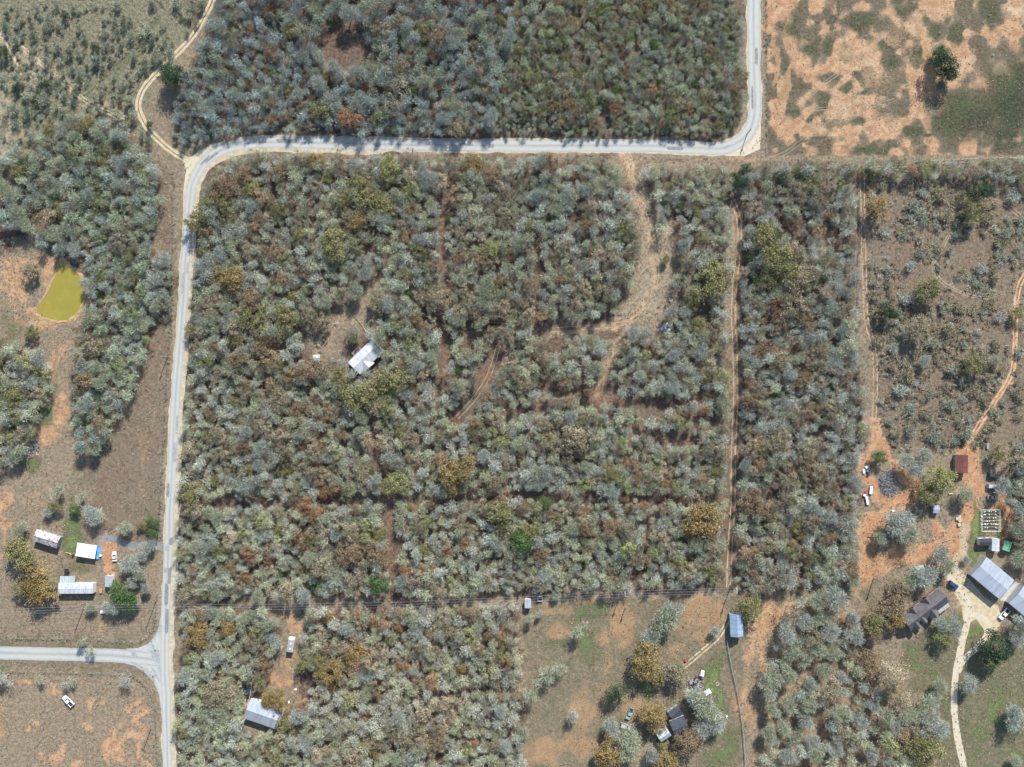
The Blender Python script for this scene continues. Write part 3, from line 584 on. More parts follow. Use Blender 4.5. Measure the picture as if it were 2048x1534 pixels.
# ------------------------------------------------------------------ pond
def pond():
    pts = [(122, 526), (134, 529), (150, 544), (164, 560), (170, 584), (167, 602), (155, 622), (140, 637), (120, 642), (92, 636), (78, 629), (73, 619), (79, 607), (95, 587), (105, 564), (113, 543), (117, 531)]
    line = spline(pts + pts[:1], 0.8)[:-1]
    line = [p + Vector((random.uniform(-.2, .2), random.uniform(-.2, .2), 0)) for p in line]
    m, nt, b = nodes_of('algae_water', 0.18, 0.5)
    pos = N(nt, 'ShaderNodeNewGeometry').outputs['Position']
    col = mixc(nt, smooth(nt, noise(nt, pos, 0.25, 4), 0.3, 0.7), (0.235, 0.195, 0.03), (0.27, 0.225, 0.04))
    col = mixc(nt, smooth(nt, noise(nt, pos, 0.12, 3), 0.45, 0.7), col, (0.225, 0.20, 0.033))
    sp = N(nt, 'ShaderNodeSeparateXYZ'); nt.links.new(pos, sp.inputs[0]); c_ = P(125, 585)
    sh_ = math_n(nt, 'ADD', math_n(nt, 'SUBTRACT', c_.x - 4.5, sp.outputs[0]), math_n(nt, 'MULTIPLY', math_n(nt, 'SUBTRACT', sp.outputs[1], c_.y), 0.45))        # silt in the shallows of the western bank
    col = mixc(nt, math_n(nt, 'MULTIPLY', smooth(nt, sh_, -2.0, 6.0), 0.75), col, (0.30, 0.185, 0.04))
    nt.links.new(col, b.inputs['Base Color'])
    bp = N(nt, 'ShaderNodeBump'); bp.inputs['Strength'].default_value = 0.08
    nt.links.new(noise(nt, pos, 3.0, 2), bp.inputs['Height']); nt.links.new(bp.outputs[0], b.inputs['Normal'])
    me = bpy.data.meshes.new('pond_water'); me.from_pydata([(p.x, p.y, 0.03) for p in line], [], [tuple(range(len(line)))]); me.update()
    if me.polygons[0].normal.z < 0: me.flip_normals()
    me.materials.append(m); o = bpy.data.objects.new('pond_water', me); COL.objects.link(o); tag(o, kind='structure')
    # low sandy bank round the water
    c = sum(line, Vector()) / len(line); vs, fs = [], []
    prof = ((0.985, 0.0), (1.0, 0.10), (1.06, 0.22), (1.14, 0.002))
    n = len(line)
    for k, (s, z) in enumerate(prof):
        for i, p in enumerate(line):
            d = (p - c); w = 1 + 0.03 * math.sin(i * 1.7) * (k > 0) + (0.05 * math.sin(i * 0.37 + 2) if k == 3 else 0)
            vs.append((c.x + d.x * s * w, c.y + d.y * s * w, z * (0.4 + 0.6 * abs(math.sin(i * 0.21)))))
    for k in range(3):
        for i in range(n): fs.append((k * n + i, k * n + (i + 1) % n, (k + 1) * n + (i + 1) % n, (k + 1) * n + i))
    me = bpy.data.meshes.new('shore'); me.from_pydata(vs, [], fs); me.update(); me.materials.append(dirt('pond_bank', (0.30, 0.18, 0.09), (0.46, 0.31, 0.17)))
    o = bpy.data.objects.new('shore', me); COL.objects.link(o); tag(o, kind='structure')
pond()

# ------------------------------------------------------------------ buildings
def rect(corners, z):
    """fit a rectangle to four roof corners seen in the photograph (first edge = along the ridge)"""
    a, b, c, d = [P(x, y, z) for x, y in corners]
    ctr = (a + b + c + d) / 4; u = ((b - a) + (c - d)); v = ((d - a) + (c - b))
    L = ((b - a).length + (c - d).length) / 2; W = ((d - a).length + (c - b).length) / 2
    return Vector((ctr.x, ctr.y, 0)), math.atan2(u.y, u.x), L, W, (1 if u.x * v.y - u.y * v.x > 0 else -1)
WALL_W = plain('white_siding', (0.62, 0.61, 0.57), 0.8, 0.2, 0.8)
WALL_G = plain('grey_siding', (0.30, 0.30, 0.29), 0.8, 0.25, 0.8)
WALL_B = plain('brown_brick', (0.20, 0.12, 0.085), 0.9, 0.3, 2)
WALL_T = plain('tan_plywood', (0.36, 0.28, 0.19), 0.9, 0.3, 1.2)
WOOD = plain('weathered_wood', (0.27, 0.22, 0.17), 0.95, 0.35, 2)
PALEWOOD = plain('pale_lumber', (0.50, 0.42, 0.30), 0.9, 0.25, 2)
TRIM = plain('white_trim', (0.75, 0.75, 0.72), 0.6, 0.12, 2)
DOORM = plain('door_paint', (0.28, 0.16, 0.10), 0.6, 0.2, 2)
STEEL = plain('galvanised_steel', (0.46, 0.47, 0.48), 0.45, 0.25, 1.5, 0.5, 0.5)
BLACK = plain('black_rubber', (0.02, 0.02, 0.022), 0.8, 0.3, 3)
def openings(e, L, W, h, n=3, door=True):
    """doors and windows in the long walls, so that the house reads from the side too"""
    for s in (-1, 1):
        for k in range(n):
            x = (k + 0.5) / n * L * 0.86 - L * 0.43
            if door and s < 0 and k == n // 2:
                d = MB().box((x, s * (W / 2 + 0.02), 1.02), (0.95, 0.08, 2.04)).build('door', DOORM, e)
                MB().box((x + 0.36, s * (W / 2 + 0.09), 1.0), (0.06, 0.07, 0.14)).build('handle', STEEL, d)
                continue
            w = MB().box((x, s * (W / 2 + 0.015), min(1.55, h * 0.58)), (1.15, 0.07, 1.05)).build('window', TRIM, e)
            MB().box((x, s * (W / 2 + 0.035), min(1.55, h * 0.58)), (0.98, 0.06, 0.88)).build('pane', glass(), w)
def gable(name, label, cat, corners, eave, rise, roof_m, wall_m, over=0.35, n=3, door=True, ridge_at=0.0, roof_b=None, flat=False):
    loc, rz, L, W, hand = rect(corners, eave)
    e = empty(name, loc, rz); tag(e, label, cat)
    l, w = L / 2 - over, W / 2 - over; ry = ridge_at * W / 2
    k = over * rise / (W / 2)
    wv = [(-l, -w, 0), (l, -w, 0), (l, w, 0), (-l, w, 0), (-l, -w, eave), (l, -w, eave), (l, w, eave), (-l, w, eave), (-l, ry, eave + rise - k), (l, ry, eave + rise - k)]
    MB().add(wv, [(0, 1, 5, 4), (2, 3, 7, 6), (1, 2, 6, 9, 5), (3, 0, 4, 8, 7)]).build('wall', wall_m, e)
    th = 0.12
    A = [(-L / 2, -W / 2, eave), (L / 2, -W / 2, eave), (L / 2, ry, eave + rise), (-L / 2, ry, eave + rise)]
    B = [(-L / 2, ry, eave + rise + 0.0), (L / 2, ry, eave + rise + 0.0), (L / 2, W / 2, eave), (-L / 2, W / 2, eave)]
    r = MB().slab(A, -th).build('roof', roof_m, e)
    MB().slab(B, -th).build('roof_slope', roof_b or roof_m, r)
    MB().box((0, ry, eave + rise + th * 0.9), (L + 0.02, 0.36, 0.08), 0, (1, 0.4)).build('ridge_cap', roof_b or roof_m, r)
    for s in (-1, 1):
        MB().box((0, s * (W / 2 + 0.03), eave - 0.02), (L, 0.06, 0.16)).build('fascia', TRIM, r)
    if n: openings(e, L - 2 * over, W - 2 * over, eave, n, door)
    return e, L, W
def shed_roof(e, x0, x1, y0, y1, z0, z1, mat, post=True, name='porch_roof'):
    """a mono-pitch roof from (y0, z0) to (y1, z1), on posts"""
    r = MB().slab([(x0, y0, z0), (x1, y0, z0), (x1, y1, z1), (x0, y1, z1)] if y1 > y0 else [(x1, y0, z0), (x0, y0, z0), (x0, y1, z1), (x1, y1, z1)], 0.08).build(name, mat, e)
    if post:
        for x in (x0 + 0.2, x1 - 0.2):
            y, z = (y1, z1) if z1 < z0 else (y0, z0)
            MB().box((x, y * 0.97, z / 2 - 0.04), (0.12, 0.12, z - 0.08)).build('post', WOOD, e)
    return r
R_WHITE = metal_roof('roof_white_metal', (0.50, 0.51, 0.51)); R_GREY = metal_roof('roof_grey_metal', (0.37, 0.385, 0.40)); R_BLUE = metal_roof('roof_bluish_metal', (0.34, 0.37, 0.41))
R_RUSTY = metal_roof('roof_rusted_metal', (0.50, 0.50, 0.50), 0.55); R_RED = metal_roof('roof_red_metal', (0.155, 0.055, 0.045), 0.25, (0.14, 0.06, 0.045)); R_GREEN = metal_roof('roof_green_metal', (0.15, 0.40, 0.24))
R_TEAL = metal_roof('roof_greygreen_metal', (0.36, 0.42, 0.40)); S_BROWN = shingle('shingle_brown', (0.10, 0.092, 0.09)); S_DARK = shingle('shingle_charcoal', (0.06, 0.065, 0.075)); R_BLACK = metal_roof('roof_black_metal', (0.05, 0.052, 0.058))

# white gabled house in the wood
e, L, W = gable('white_roofed_house', 'white metal roofed gabled house alone in a clearing of the middle wood', 'house', [(696, 723), (746, 678), (768, 700), (720, 750)], 2.9, 1.5, R_WHITE, WALL_W, n=4)
rf = e.children[1]
xg, rg = -L * 0.16, 1.4
w2 = 3.1
b = MB()
b.slab([(xg, 0.0, 2.9 + 1.42), (xg - w2, -W / 2 - 0.9, 2.95), (xg, -W / 2 - 0.9, 2.9 + 1.40)], 0.1)
b.slab([(xg, 0.0, 2.9 + 1.42), (xg, -W / 2 - 0.9, 2.9 + 1.40), (xg + w2, -W / 2 - 0.9, 2.95)], 0.1)
cg = b.build('cross_gable', R_WHITE, e)
MB().add([(xg - w2 + .4, -W / 2 - .7, 0), (xg + w2 - .4, -W / 2 - .7, 0), (xg + w2 - .4, -W / 2 - .7, 3.0), (xg, -W / 2 - .7, 4.15), (xg - w2 + .4, -W / 2 - .7, 3.0), (xg - w2 + .4, -W / 2 + .6, 0), (xg + w2 - .4, -W / 2 + .6, 0), (xg + w2 - .4, -W / 2 + .6, 3.0), (xg - w2 + .4, -W / 2 + .6, 3.0)], [(0, 1, 2, 3, 4), (0, 4, 8, 5), (1, 6, 7, 2)]).build('gable_wall', WALL_W, e)
for x, y in ((-3.2, 2.2), (2.4, 1.6)): MB().tube((x, y, 3.5), (x, y, 4.3), 0.09, n=8).build('vent_pipe', STEEL, e)
d = MB().box((-1.6, W / 2 + 1.0, 0.35), (4.2, 2.2, 0.14)).build('porch_deck', WOOD, e)
for x in (-3.6, -1.6, 0.4):
    MB().box((x, W / 2 + 2.05, 0.85), (0.12, 0.12, 1.1)).build('rail_post', PALEWOOD, d)
MB().box((-1.6, W / 2 + 2.05, 1.42), (4.3, 0.16, 0.08)).build('hand_rail', PALEWOOD, d)
for x in (-3.65, 0.45): MB().box((x, W / 2 + 1.0, 1.42), (0.16, 2.1, 0.08)).build('hand_rail', PALEWOOD, d)
gable('small_shed', 'tiny pale tin-roofed shed west of the white gabled house', 'shed', [(626, 710), (640, 709), (640, 722), (627, 723)], 1.9, 0.35, R_WHITE, WALL_T, 0.12, 1, False)
# homestead by the road
gable('rusty_barn', 'long barn with a rust-streaked grey metal roof beside the road homestead', 'barn', [(73, 1059), (123, 1075), (112, 1096), (66, 1081)], 2.8, 1.0, R_RUSTY, WALL_G, 0.2, 4)
e, L, W = gable('trailer_home', 'long white-roofed trailer home with a grey porch roof', 'trailer home', [(117, 1167), (187, 1166), (186, 1187), (117, 1187)], 2.9, 0.35, R_WHITE, WALL_W, 0.1, 5)
s_ = 1 if e.matrix_basis.to_3x3() @ Vector((0, 1, 0)) else 1
shed_roof(e, -L / 2 + 0.3, -L / 2 + 6.8, W / 2, W / 2 + 3.0, 2.75, 2.3, R_TEAL)
for x in (-4, 0.5, 4.6): MB().box((x, 0.5, 3.32), (0.5, 0.5, 0.22), 0, (.8, .8)).build('roof_vent', STEEL, e)
loc, rz, L, W, _ = rect([(155, 1085), (193, 1091), (190, 1118), (151, 1112)], 2.6)
e = empty('metal_canopy', loc, rz); tag(e, 'flat bright white metal canopy on posts in the green yard', 'canopy')
MB().slab([(-L / 2, -W / 2, 2.55), (L / 2, -W / 2, 2.55), (L / 2, W / 2, 2.75), (-L / 2, W / 2, 2.75)], 0.1).build('canopy_roof', metal_roof('roof_bright_white', (0.80, 0.80, 0.79)), e)
for sx in (-1, 0, 1):
    for sy in (-1, 1): MB().box((sx * (L / 2 - 0.3), sy * (W / 2 - 0.3), 1.22), (0.12, 0.12, 2.44)).build('post', STEEL, e)
gable('garden_shed', 'small gabled shed half white half blue-grey beside the road homestead', 'shed', [(226, 1151), (225, 1173), (211, 1173), (210, 1151)], 2.2, 0.8, R_WHITE, WALL_W, 0.15, 1, True, 0, R_BLUE)
# house under the golden oak, far end of the trailer clearing
e, L, W = gable('metal_roofed_house', 'grey-white metal roofed house below the golden oak in the south wood', 'house', [(501, 1397), (570, 1420), (555, 1460), (489, 1436)], 3.0, 1.5, R_GREY, WALL_W, 0.35, 4, True, 0, R_BLUE)
MB().box((L * 0.28, 1.2, 4.2), (0.7, 0.7, 1.0)).build('chimney', WALL_B, e)
# small sheds of the pasture
gable('pasture_shed', 'small white-blue metal shed under the power line', 'shed', [(1062, 1198), (1062, 1216), (1050, 1216), (1049, 1198)], 2.3, 0.6, R_WHITE, WALL_W, 0.12, 1, True, 0, R_BLUE)
gable('metal_shed', 'tall bluish metal shed half under an olive oak by the track', 'shed', [(1485, 1228), (1486, 1273), (1462, 1273), (1459, 1228)], 3.3, 1.4, metal_roof('roof_steel_blue', (0.27, 0.35, 0.44)), WALL_G, 0.2, 2)
# dark-roofed house with carport
e, L, W = gable('dark_roofed_house', 'charcoal shingle house among brown oaks in the south pasture', 'house', [(1337, 1444), (1364, 1431), (1384, 1464), (1352, 1474)], 2.9, 1.1, S_DARK, WALL_G, 0.3, 3)
e2, L2, W2 = gable('house_wing', 'dark-roofed low wing at the top end of the charcoal shingle house', 'house', [(1335, 1425), (1355, 1409), (1366, 1428), (1346, 1441)], 2.6, 0.7, S_DARK, WALL_G, 0.25, 2)
e, L, W = gable('carport', 'light grey metal carport beside the charcoal shingle house', 'carport', [(1308, 1462), (1329, 1449), (1343, 1470), (1323, 1484)], 3.2, 0.8, R_GREY, STEEL, 0.2, 0, False, -0.35, R_WHITE)
gable('white_shed', 'small pale-roofed shed next to the scrap heap in the pasture', 'shed', [(1387, 1393), (1400, 1387), (1409, 1402), (1396, 1408)], 2.2, 0.4, R_WHITE, WALL_W, 0.1, 1, False)
# eastern homestead
e, L, W = gable('brown_roofed_house', 'large brown shingle house with dormers beside the pale driveway', 'house', [(1803, 1233), (1879, 1174), (1894, 1206), (1818, 1264)], 3.0, 2.6, S_BROWN, WALL_B, 0.4, 5)
def dormer(x, side, wid, y_out, zr, name='dormer'):
    """a small gable roof running out of the main slope"""
    y0 = side * 0.4; y1 = side * y_out; hw = wid / 2
    ze = zr - wid * 0.34
    g = MB()
    q1 = [(x, y0, zr), (x, y1, zr), (x - hw, y1, ze), (x - hw, y0 + side * 1.6, ze)]
    q2 = [(x, y1, zr), (x, y0, zr), (x + hw, y0 + side * 1.6, ze), (x + hw, y1, ze)]
    for q in (q1, q2): g.slab(q if side < 0 else q[::-1], -0.08)
    o = g.build(name, S_BROWN, e)
    yw = y1 - side * 0.25; base = 2.9
    MB().add([(x - hw + .2, yw, base), (x + hw - .2, yw, base), (x + hw - .2, yw, ze + 0.05), (x, yw, zr - 0.1), (x - hw + .2, yw, ze + 0.05), (x - hw + .2, yw - side * 2.5, base), (x + hw - .2, yw - side * 2.5, base), (x + hw - .2, yw - side * 2.5, ze + .05), (x - hw + .2, yw - side * 2.5, ze + .05)], [(0, 1, 2, 3, 4), (0, 4, 8, 5), (1, 6, 7, 2)]).build('dormer_wall', WALL_B, o)
    MB().box((x, yw + side * 0.05, (base + ze) / 2 + 0.1), (wid * 0.4, 0.08, 0.9)).build('pane', glass(), o)
for x in (-L * 0.33, -L * 0.16): dormer(x, -1, 2.6, W / 2 + 0.5, 5.1)
dormer(L * 0.09, -1, 4.4, W / 2 + 1.3, 5.2, 'cross_gable')
for x in (-L * 0.2, L * 0.14): dormer(x, 1, 4.2, W / 2 + 0.6, 5.0, 'cross_gable')
shed_roof(e, L * 0.18, L * 0.48, -W / 2 + 0.1, -W / 2 - 2.0, 2.9, 2.4, metal_roof('roof_pale_porch', (0.45, 0.44, 0.40)))
gable('grey_barn', 'big barn with a plain pale grey metal roof beside the driveway', 'barn', [(1973, 1114), (2027, 1160), (1999, 1198), (1942, 1151)], 3.8, 0.8, R_BLUE, STEEL, 0.25, 3)
gable('second_barn', 'pale grey metal barn cut by the picture edge beyond the concrete pad', 'barn', [(2048, 1168), (2092, 1205), (2064, 1245), (2019, 1207)], 3.8, 0.8, R_BLUE, STEEL, 0.25, 3)
gable('red_shed', 'shed with a dark red metal roof beside the clay track', 'shed', [(1936, 909), (1935, 946), (1911, 946), (1912, 910)], 2.6, 0.8, R_RED, WALL_T, 0.15, 2)
gable('green_shed', 'small shed with a bright green metal roof beside the garden pen', 'shed', [(2024, 1086), (2018, 1104), (2005, 1099), (2011, 1080)], 2.2, 0.7, R_GREEN, WALL_T, 0.12, 1)
gable('yard_shed', 'little grey striped-roof shed between the brushwood and the clay yard', 'shed', [(1866, 1011), (1879, 1011), (1879, 1026), (1866, 1026)], 2.0, 0.3, R_BLUE, WALL_G, 0.1, 1, False)
e, L, W = gable('black_roofed_shed', 'black-roofed shed with a white end bay below the garden pen', 'shed', [(1959, 1077), (1983, 1076), (1983, 1090), (1959, 1091)], 2.5, 0.3, R_BLACK, WALL_W, 0.1, 1)
gable('white_bay', 'white-roofed outbuilding joined to the black-roofed shed', 'shed', [(1999, 1077), (1998, 1102), (1984, 1102), (1984, 1077)], 2.7, 0.35, R_WHITE, WALL_W, 0.1, 1, False)
gable('shade_roof', 'grey-green roofed shelter with wooden rails behind the brown-roofed house', 'shelter', [(1832, 1136), (1848, 1130), (1851, 1148), (1836, 1152)], 2.3, 0.25, R_TEAL, WALL_T, 0.1, 0, False)

# garden pen with raised beds
c0, c1 = P(1961, 1062), P(1996, 1019); loc = (c0 + c1) / 2; gw, gh = c1.x - c0.x, c1.y - c0.y
e = empty('garden_pen', loc); tag(e, 'fenced vegetable garden with rows of white covered beds', 'garden')
for k in range(7):
    for s in (-1, 1): MB().box((s * gw / 2, -gh / 2 + gh * k / 6, 0.8), (0.12, 0.12, 1.6)).build('post', TRIM, e)
for x in (-gw / 6, gw / 6):
    for s in (-1, 1): MB().box((x, s * gh / 2, 0.8), (0.12, 0.12, 1.6)).build('post', TRIM, e)
for z in (0.7, 1.55):
    for s in (-1, 1):
        MB().box((s * gw / 2, 0, z), (0.07, gh, 0.09)).build('rail', TRIM, e); MB().box((0, s * gh / 2, z), (gw, 0.07, 0.09)).build('rail', TRIM, e)
for k in range(6):
    y = gh / 2 - 0.9 - k * (gh - 1.6) / 5.6
    bd = MB().box((0.2, y, 0.2), (gw * 0.74, 0.85, 0.4)).build('raised_bed', PALEWOOD, e)
    MB().box((0.2, y, 0.42), (gw * 0.70, 0.7, 0.05)).build('bed_soil', plain('bed_soil', (0.07, 0.055, 0.045), 1, 0.3, 3), bd)
    for q in range(6): MB().box((0.2 - gw * 0.3 + q * gw * 0.12, y + random.uniform(-.1, .1), 0.58), (random.uniform(.3, .7), random.uniform(.3, .6), 0.22), random.random(), (.5, .5)).build('row_cover', TRIM if random.random() < .75 else plain('bed_crop', (0.10, 0.2, 0.06), 1, 0.3, 3), bd)
for s in (-1, 1):
    for k in range(5): MB().box((s * gw * 0.44, -gh * 0.38 + k * gh * 0.19, 0.3), (0.5, 0.5, 0.6), k, (.8, .8)).build('planter', TRIM if k % 2 else STEEL, e)

# ------------------------------------------------------------------ vehicles
def paint(name, c): return plain('paint_' + name, c, 0.3, 0.05, 0.5, 0.5)
def prism_y(name, prof, w, mat, parent, inset=0.0, top_z=None):
    """extrude a side profile (x, z) across the width; points above top_z are drawn in by inset"""
    vs = []; n = len(prof)
    for s in (-1, 1):
        for x, z in prof:
            k = w / 2 - (inset if top_z is not None and z > top_z else 0)
            vs.append((x, s * k, z))
    fs = [tuple(range(n)), tuple(range(2 * n - 1, n - 1, -1))] + [(i, i + n, (i + 1) % n + n, (i + 1) % n) for i in range(n)]
    return MB().add(vs, fs).build(name, mat, parent)
def vehicle(name, kind, label, cat, px, py, hx, hy, length, mat, group=None, glass_m=None):
    """hx, hy: the direction its nose points in the photograph"""
    p = P(px, py, 0.7); a = math.atan2(-hy, hx); e = empty(name, (p.x, p.y, 0), a); tag(e, label, cat, group)
    l = length / 2; w = 1.95 if kind != 'car' else 1.8; G = glass_m or glass()
    if kind == 'car': body = [(-l, .35), (l, .35), (l + .05, .62), (l - .15, .82), (l - 1.15, .95), (-l + .75, .98), (-l + .05, .9), (-l - .03, .6)]; cab = [(l - 1.3, .93), (l - 2.05, 1.42), (-l + 1.35, 1.43), (-l + .6, .96)]
    elif kind == 'suv': body = [(-l, .4), (l, .4), (l + .05, .75), (l - .15, 1.02), (l - 1.2, 1.12), (-l, 1.1)]; cab = [(l - 1.3, 1.1), (l - 1.95, 1.75), (-l + .35, 1.76), (-l + .02, 1.1)]
    else: body = [(-l, .5), (l, .5), (l + .05, .85), (l - .15, 1.08), (l - 1.35, 1.15), (-l, 1.12)]; cab = [(l - 1.45, 1.12), (l - 2.15, 1.78), (l - 3.35, 1.78), (l - 3.6, 1.12)]
    prism_y('body', body, w, mat, e)
    c = prism_y('cabin', cab, w - 0.12, G, e, 0.18, cab[0][1] + 0.1)
    x0, x1, zt = cab[2][0], cab[1][0], cab[1][1]
    MB().box(((x0 + x1) / 2, 0, zt + 0.02), (abs(x1 - x0) + 0.16, w - 0.42, 0.06), 0, (.94, .94)).build('roof', mat, c)
    for s in (-1, 1):
        MB().tube((cab[0][0], s * (w / 2 - .1), cab[0][1]), (cab[1][0], s * (w / 2 - .24), zt), .06, n=4).build('pillar', mat, c)
        MB().tube((cab[3][0], s * (w / 2 - .1), cab[3][1]), (cab[2][0], s * (w / 2 - .24), zt), .07, n=4).build('pillar', mat, c)
        for xx in (l - .85, -l + .85):
            wh = MB().tube((xx, s * (w / 2 - .2), .35), (xx, s * (w / 2 + .03), .35), .35, n=14).build('wheel', BLACK, e)
            MB().tube((xx, s * (w / 2 + .03), .35), (xx, s * (w / 2 + .05), .35), .2, n=10).build('rim', STEEL, wh)
        MB().box((l - .02, s * (w / 2 - .3), .72), (.14, .36, .16)).build('headlight', TRIM, e)
        MB().box((-l + .02, s * (w / 2 - .25), .78), (.1, .26, .16)).build('tail_light', plain('red_lens', (0.35, 0.02, 0.02), .3, .1), e)
        MB().box((cab[0][0] - .15, s * (w / 2 + .08), cab[0][1] + .06), (.14, .2, .14)).build('mirror', mat, e)
    if kind == 'pickup':
        b0, b1 = -l + .08, l - 3.7
        MB().box(((b0 + b1) / 2, 0, 1.125), (b1 - b0, w - .3, .03)).build('bed_floor', plain('bed_liner', (0.045, 0.045, 0.05), .8, .3, 2), e)
        for s in (-1, 1): MB().box(((b0 + b1) / 2, s * (w / 2 - .08), 1.28), (b1 - b0, .14, .34)).build('bed_side', mat, e)
        MB().box((b0, 0, 1.28), (.1, w, .34)).build('tailgate', mat, e)
    return e
WHITE_P, NAVY, SILVER, CHAR, TAN_P, TEALP = paint('white', (0.74, 0.74, 0.73)), paint('navy', (0.03, 0.055, 0.11)), paint('silver', (0.42, 0.44, 0.46)), paint('charcoal', (0.045, 0.05, 0.055)), paint('tan', (0.40, 0.33, 0.26)), paint('teal', (0.20, 0.36, 0.36))
vehicle('pickup_truck', 'pickup', 'white pickup truck parked alone in the dry field by the junction', 'pickup', 137, 1402, -0.72, -0.69, 5.6, WHITE_P)
vehicle('parked_car', 'car', 'white and dark small car on the orange dirt by the white canopy', 'car', 229, 1113, -0.05, -1, 4.1, WHITE_P)
vehicle('parked_car', 'car', 'dark blue car on the sandy ruts beside the grey-white house', 'car', 495.5, 1384, 0.12, -1, 4.3, NAVY)
vehicle('parked_car', 'suv', 'dark blue sport utility car beside the brown-roofed house', 'car', 1906, 1170, 0.8, 0.6, 4.7, NAVY)
vehicle('pickup_truck', 'pickup', 'white pickup truck in the shade of the second barn', 'pickup', 2008, 1228, -0.66, 0.75, 5.6, WHITE_P)
vehicle('pickup_truck', 'pickup', 'teal and white pickup truck under brown oaks in the pasture', 'pickup', 1259, 1427, -0.4, 0.9, 5.3, TEALP)
vehicle('parked_car', 'suv', 'silver car half under a grey tree in the pasture', 'car', 1251, 1453, 0.93, 0.38, 4.8, SILVER)
vehicle('parked_car', 'suv', 'dark car parked topmost of three beside the red shed yard', 'car', 1986, 951, 1, 0.15, 4.5, CHAR)
vehicle('parked_car', 'suv', 'silver-blue car parked between two others above the garden pen', 'car', 1984, 973, 1, 0.1, 4.6, SILVER)
vehicle('parked_car', 'car', 'tan car parked lowest of three just above the garden pen', 'car', 1985, 995, 1, 0.05, 4.4, TAN_P)
# travel trailer
p = P(581.5, 1290, 2.4); e = empty('travel_trailer', (p.x, p.y, 0), math.atan2(28, 4)); tag(e, 'grey-roofed travel trailer with a white nose in the sandy clearing', 'travel trailer')
prism_y('body', [(-3.1, .5), (3.0, .5), (3.3, 1.2), (3.0, 2.65), (-3.0, 2.7), (-3.15, 2.2)], 2.5, WHITE_P, e)
MB().box((-0.35, 0, 2.72), (5.3, 2.4, .05), 0, (.99, .97)).build('roof', plain('rubber_roof', (0.30, 0.295, 0.285), .9, .2, 1), e)
for x in (-1.6, .6): MB().box((x, 0, 2.82), (.6, .6, .18), 0, (.8, .8)).build('roof_vent', TRIM, e)
for s in (-1, 1):
    for x in (-.7, .2): MB().tube((x, s * 1.1, .36), (x, s * 1.28, .36), .36, n=12).build('wheel', BLACK, e)
    MB().box((-1.4, s * 1.26, 1.7), (1.2, .05, .7)).build('window', glass(), e)
MB().tube((3.1, .5, .5), (4.4, 0, .5), .06, n=5).build('tow_bar', STEEL, e); MB().tube((3.1, -.5, .5), (4.4, 0, .5), .06, n=5).build('tow_bar', STEEL, e)

# ------------------------------------------------------------------ yard things
def frame_cart(name, label, cat, px, py, w, h, mat, rz=0.0, z=0.7):
    """flat trailer: deck, side rails, wheels"""
    p = P(px, py); e = empty(name, (p.x, p.y, 0), rz); tag(e, label, cat)
    MB().box((0, 0, z - .1), (w, h, .14)).build('deck', mat, e)
    for s in (-1, 1):
        MB().box((0, s * h / 2, z + .12), (w, .08, .3)).build('side_rail', mat, e)
        MB().tube((-.1, s * (h / 2 + .02), .3), (-.1, s * (h / 2 + .2), .3), .3, n=10).build('wheel', BLACK, e)
    MB().tube((w / 2, 0, z - .1), (w / 2 + 1, 0, z - .2), .06, n=5).build('tow_bar', STEEL, e)
    return e
def barrel(name, label, px, py, r, h, mat):
    p = P(px, py); e = empty(name, (p.x, p.y, 0)); tag(e, label, 'barrel')
    b = MB()
    for z0, z1, r0, r1 in ((0, h * .3, r * .94, r), (h * .3, h * .7, r, r), (h * .7, h, r, r * .94)): b.tube((0, 0, z0), (0, 0, z1), r0, r1, 12)
    b.build('drum', mat, e); MB().tube((0, 0, h), (0, 0, h + .03), r * .8, n=12).build('lid', mat, e)
def table(name, label, cat, px, py, w, h, z, mat, rz=0.0):
    p = P(px, py); e = empty(name, (p.x, p.y, 0), rz); tag(e, label, cat)
    MB().box((0, 0, z), (w, h, .08)).build('top', mat, e)
    for sx in (-1, 1):
        for sy in (-1, 1): MB().box((sx * (w / 2 - .1), sy * (h / 2 - .1), z / 2 - .02), (.09, .09, z - .04)).build('leg', mat, e)
    return e
BLUE = plain('blue_tarp', (0.10, 0.30, 0.55), 0.6, 0.25, 1.2); ORANGE = plain('orange_board', (0.45, 0.25, 0.09), .8, .2, 2); REDM = plain('red_enamel', (0.50, 0.06, 0.045), .4, .2, 2); LIME = plain('lime_plastic', (0.40, 0.44, 0.07), .6, .2, 2)
p = P(197, 1104); e = empty('tarp', (p.x, p.y, 0), -0.1); tag(e, 'crumpled blue tarp beside the white canopy', 'tarp')
tv = []; 
for j in range(7):
    for i in range(4): tv.append((i * .75 - 1.1 + random.uniform(-.1, .1), j * 0.95 - 2.8 + random.uniform(-.1, .1), .25 + random.uniform(0, .45) * (0 < i < 3)))
MB().add(tv, [(j * 4 + i, j * 4 + i + 1, j * 4 + i + 5, j * 4 + i + 4) for j in range(6) for i in range(3)]).build('sheet', BLUE, e)
frame_cart('utility_trailer', 'small black utility trailer on the lawn below the white canopy', 'trailer', 135, 1144, 2.9, 1.6, plain('black_steel', (.03, .03, .033), .6, .2), math.pi / 2)
barrel('barrel', 'dark barrel beside the left edge of the white canopy', 147, 1110, .5, 1.0, CHAR); barrel('barrel', 'white barrel beside the blue tarp', 202, 1111, .5, .9, WHITE_P); barrel('barrel', 'small blue barrel just below the blue tarp', 196, 1117, .35, .7, BLUE)
table('work_table', 'orange-topped table between the trailer home and the garden shed', 'table', 203, 1181, 1.2, 2.0, .75, ORANGE, .05)
table('metal_table', 'white metal table near the power line below the homestead', 'table', 208, 1223, 2.2, 1.2, .8, TRIM, .05)
p = P(138, 1107); e = empty('kayak', (p.x, p.y, .02), -.35); tag(e, 'lime green kayak lying on the lawn beside the canopy', 'kayak')
kv = []; 
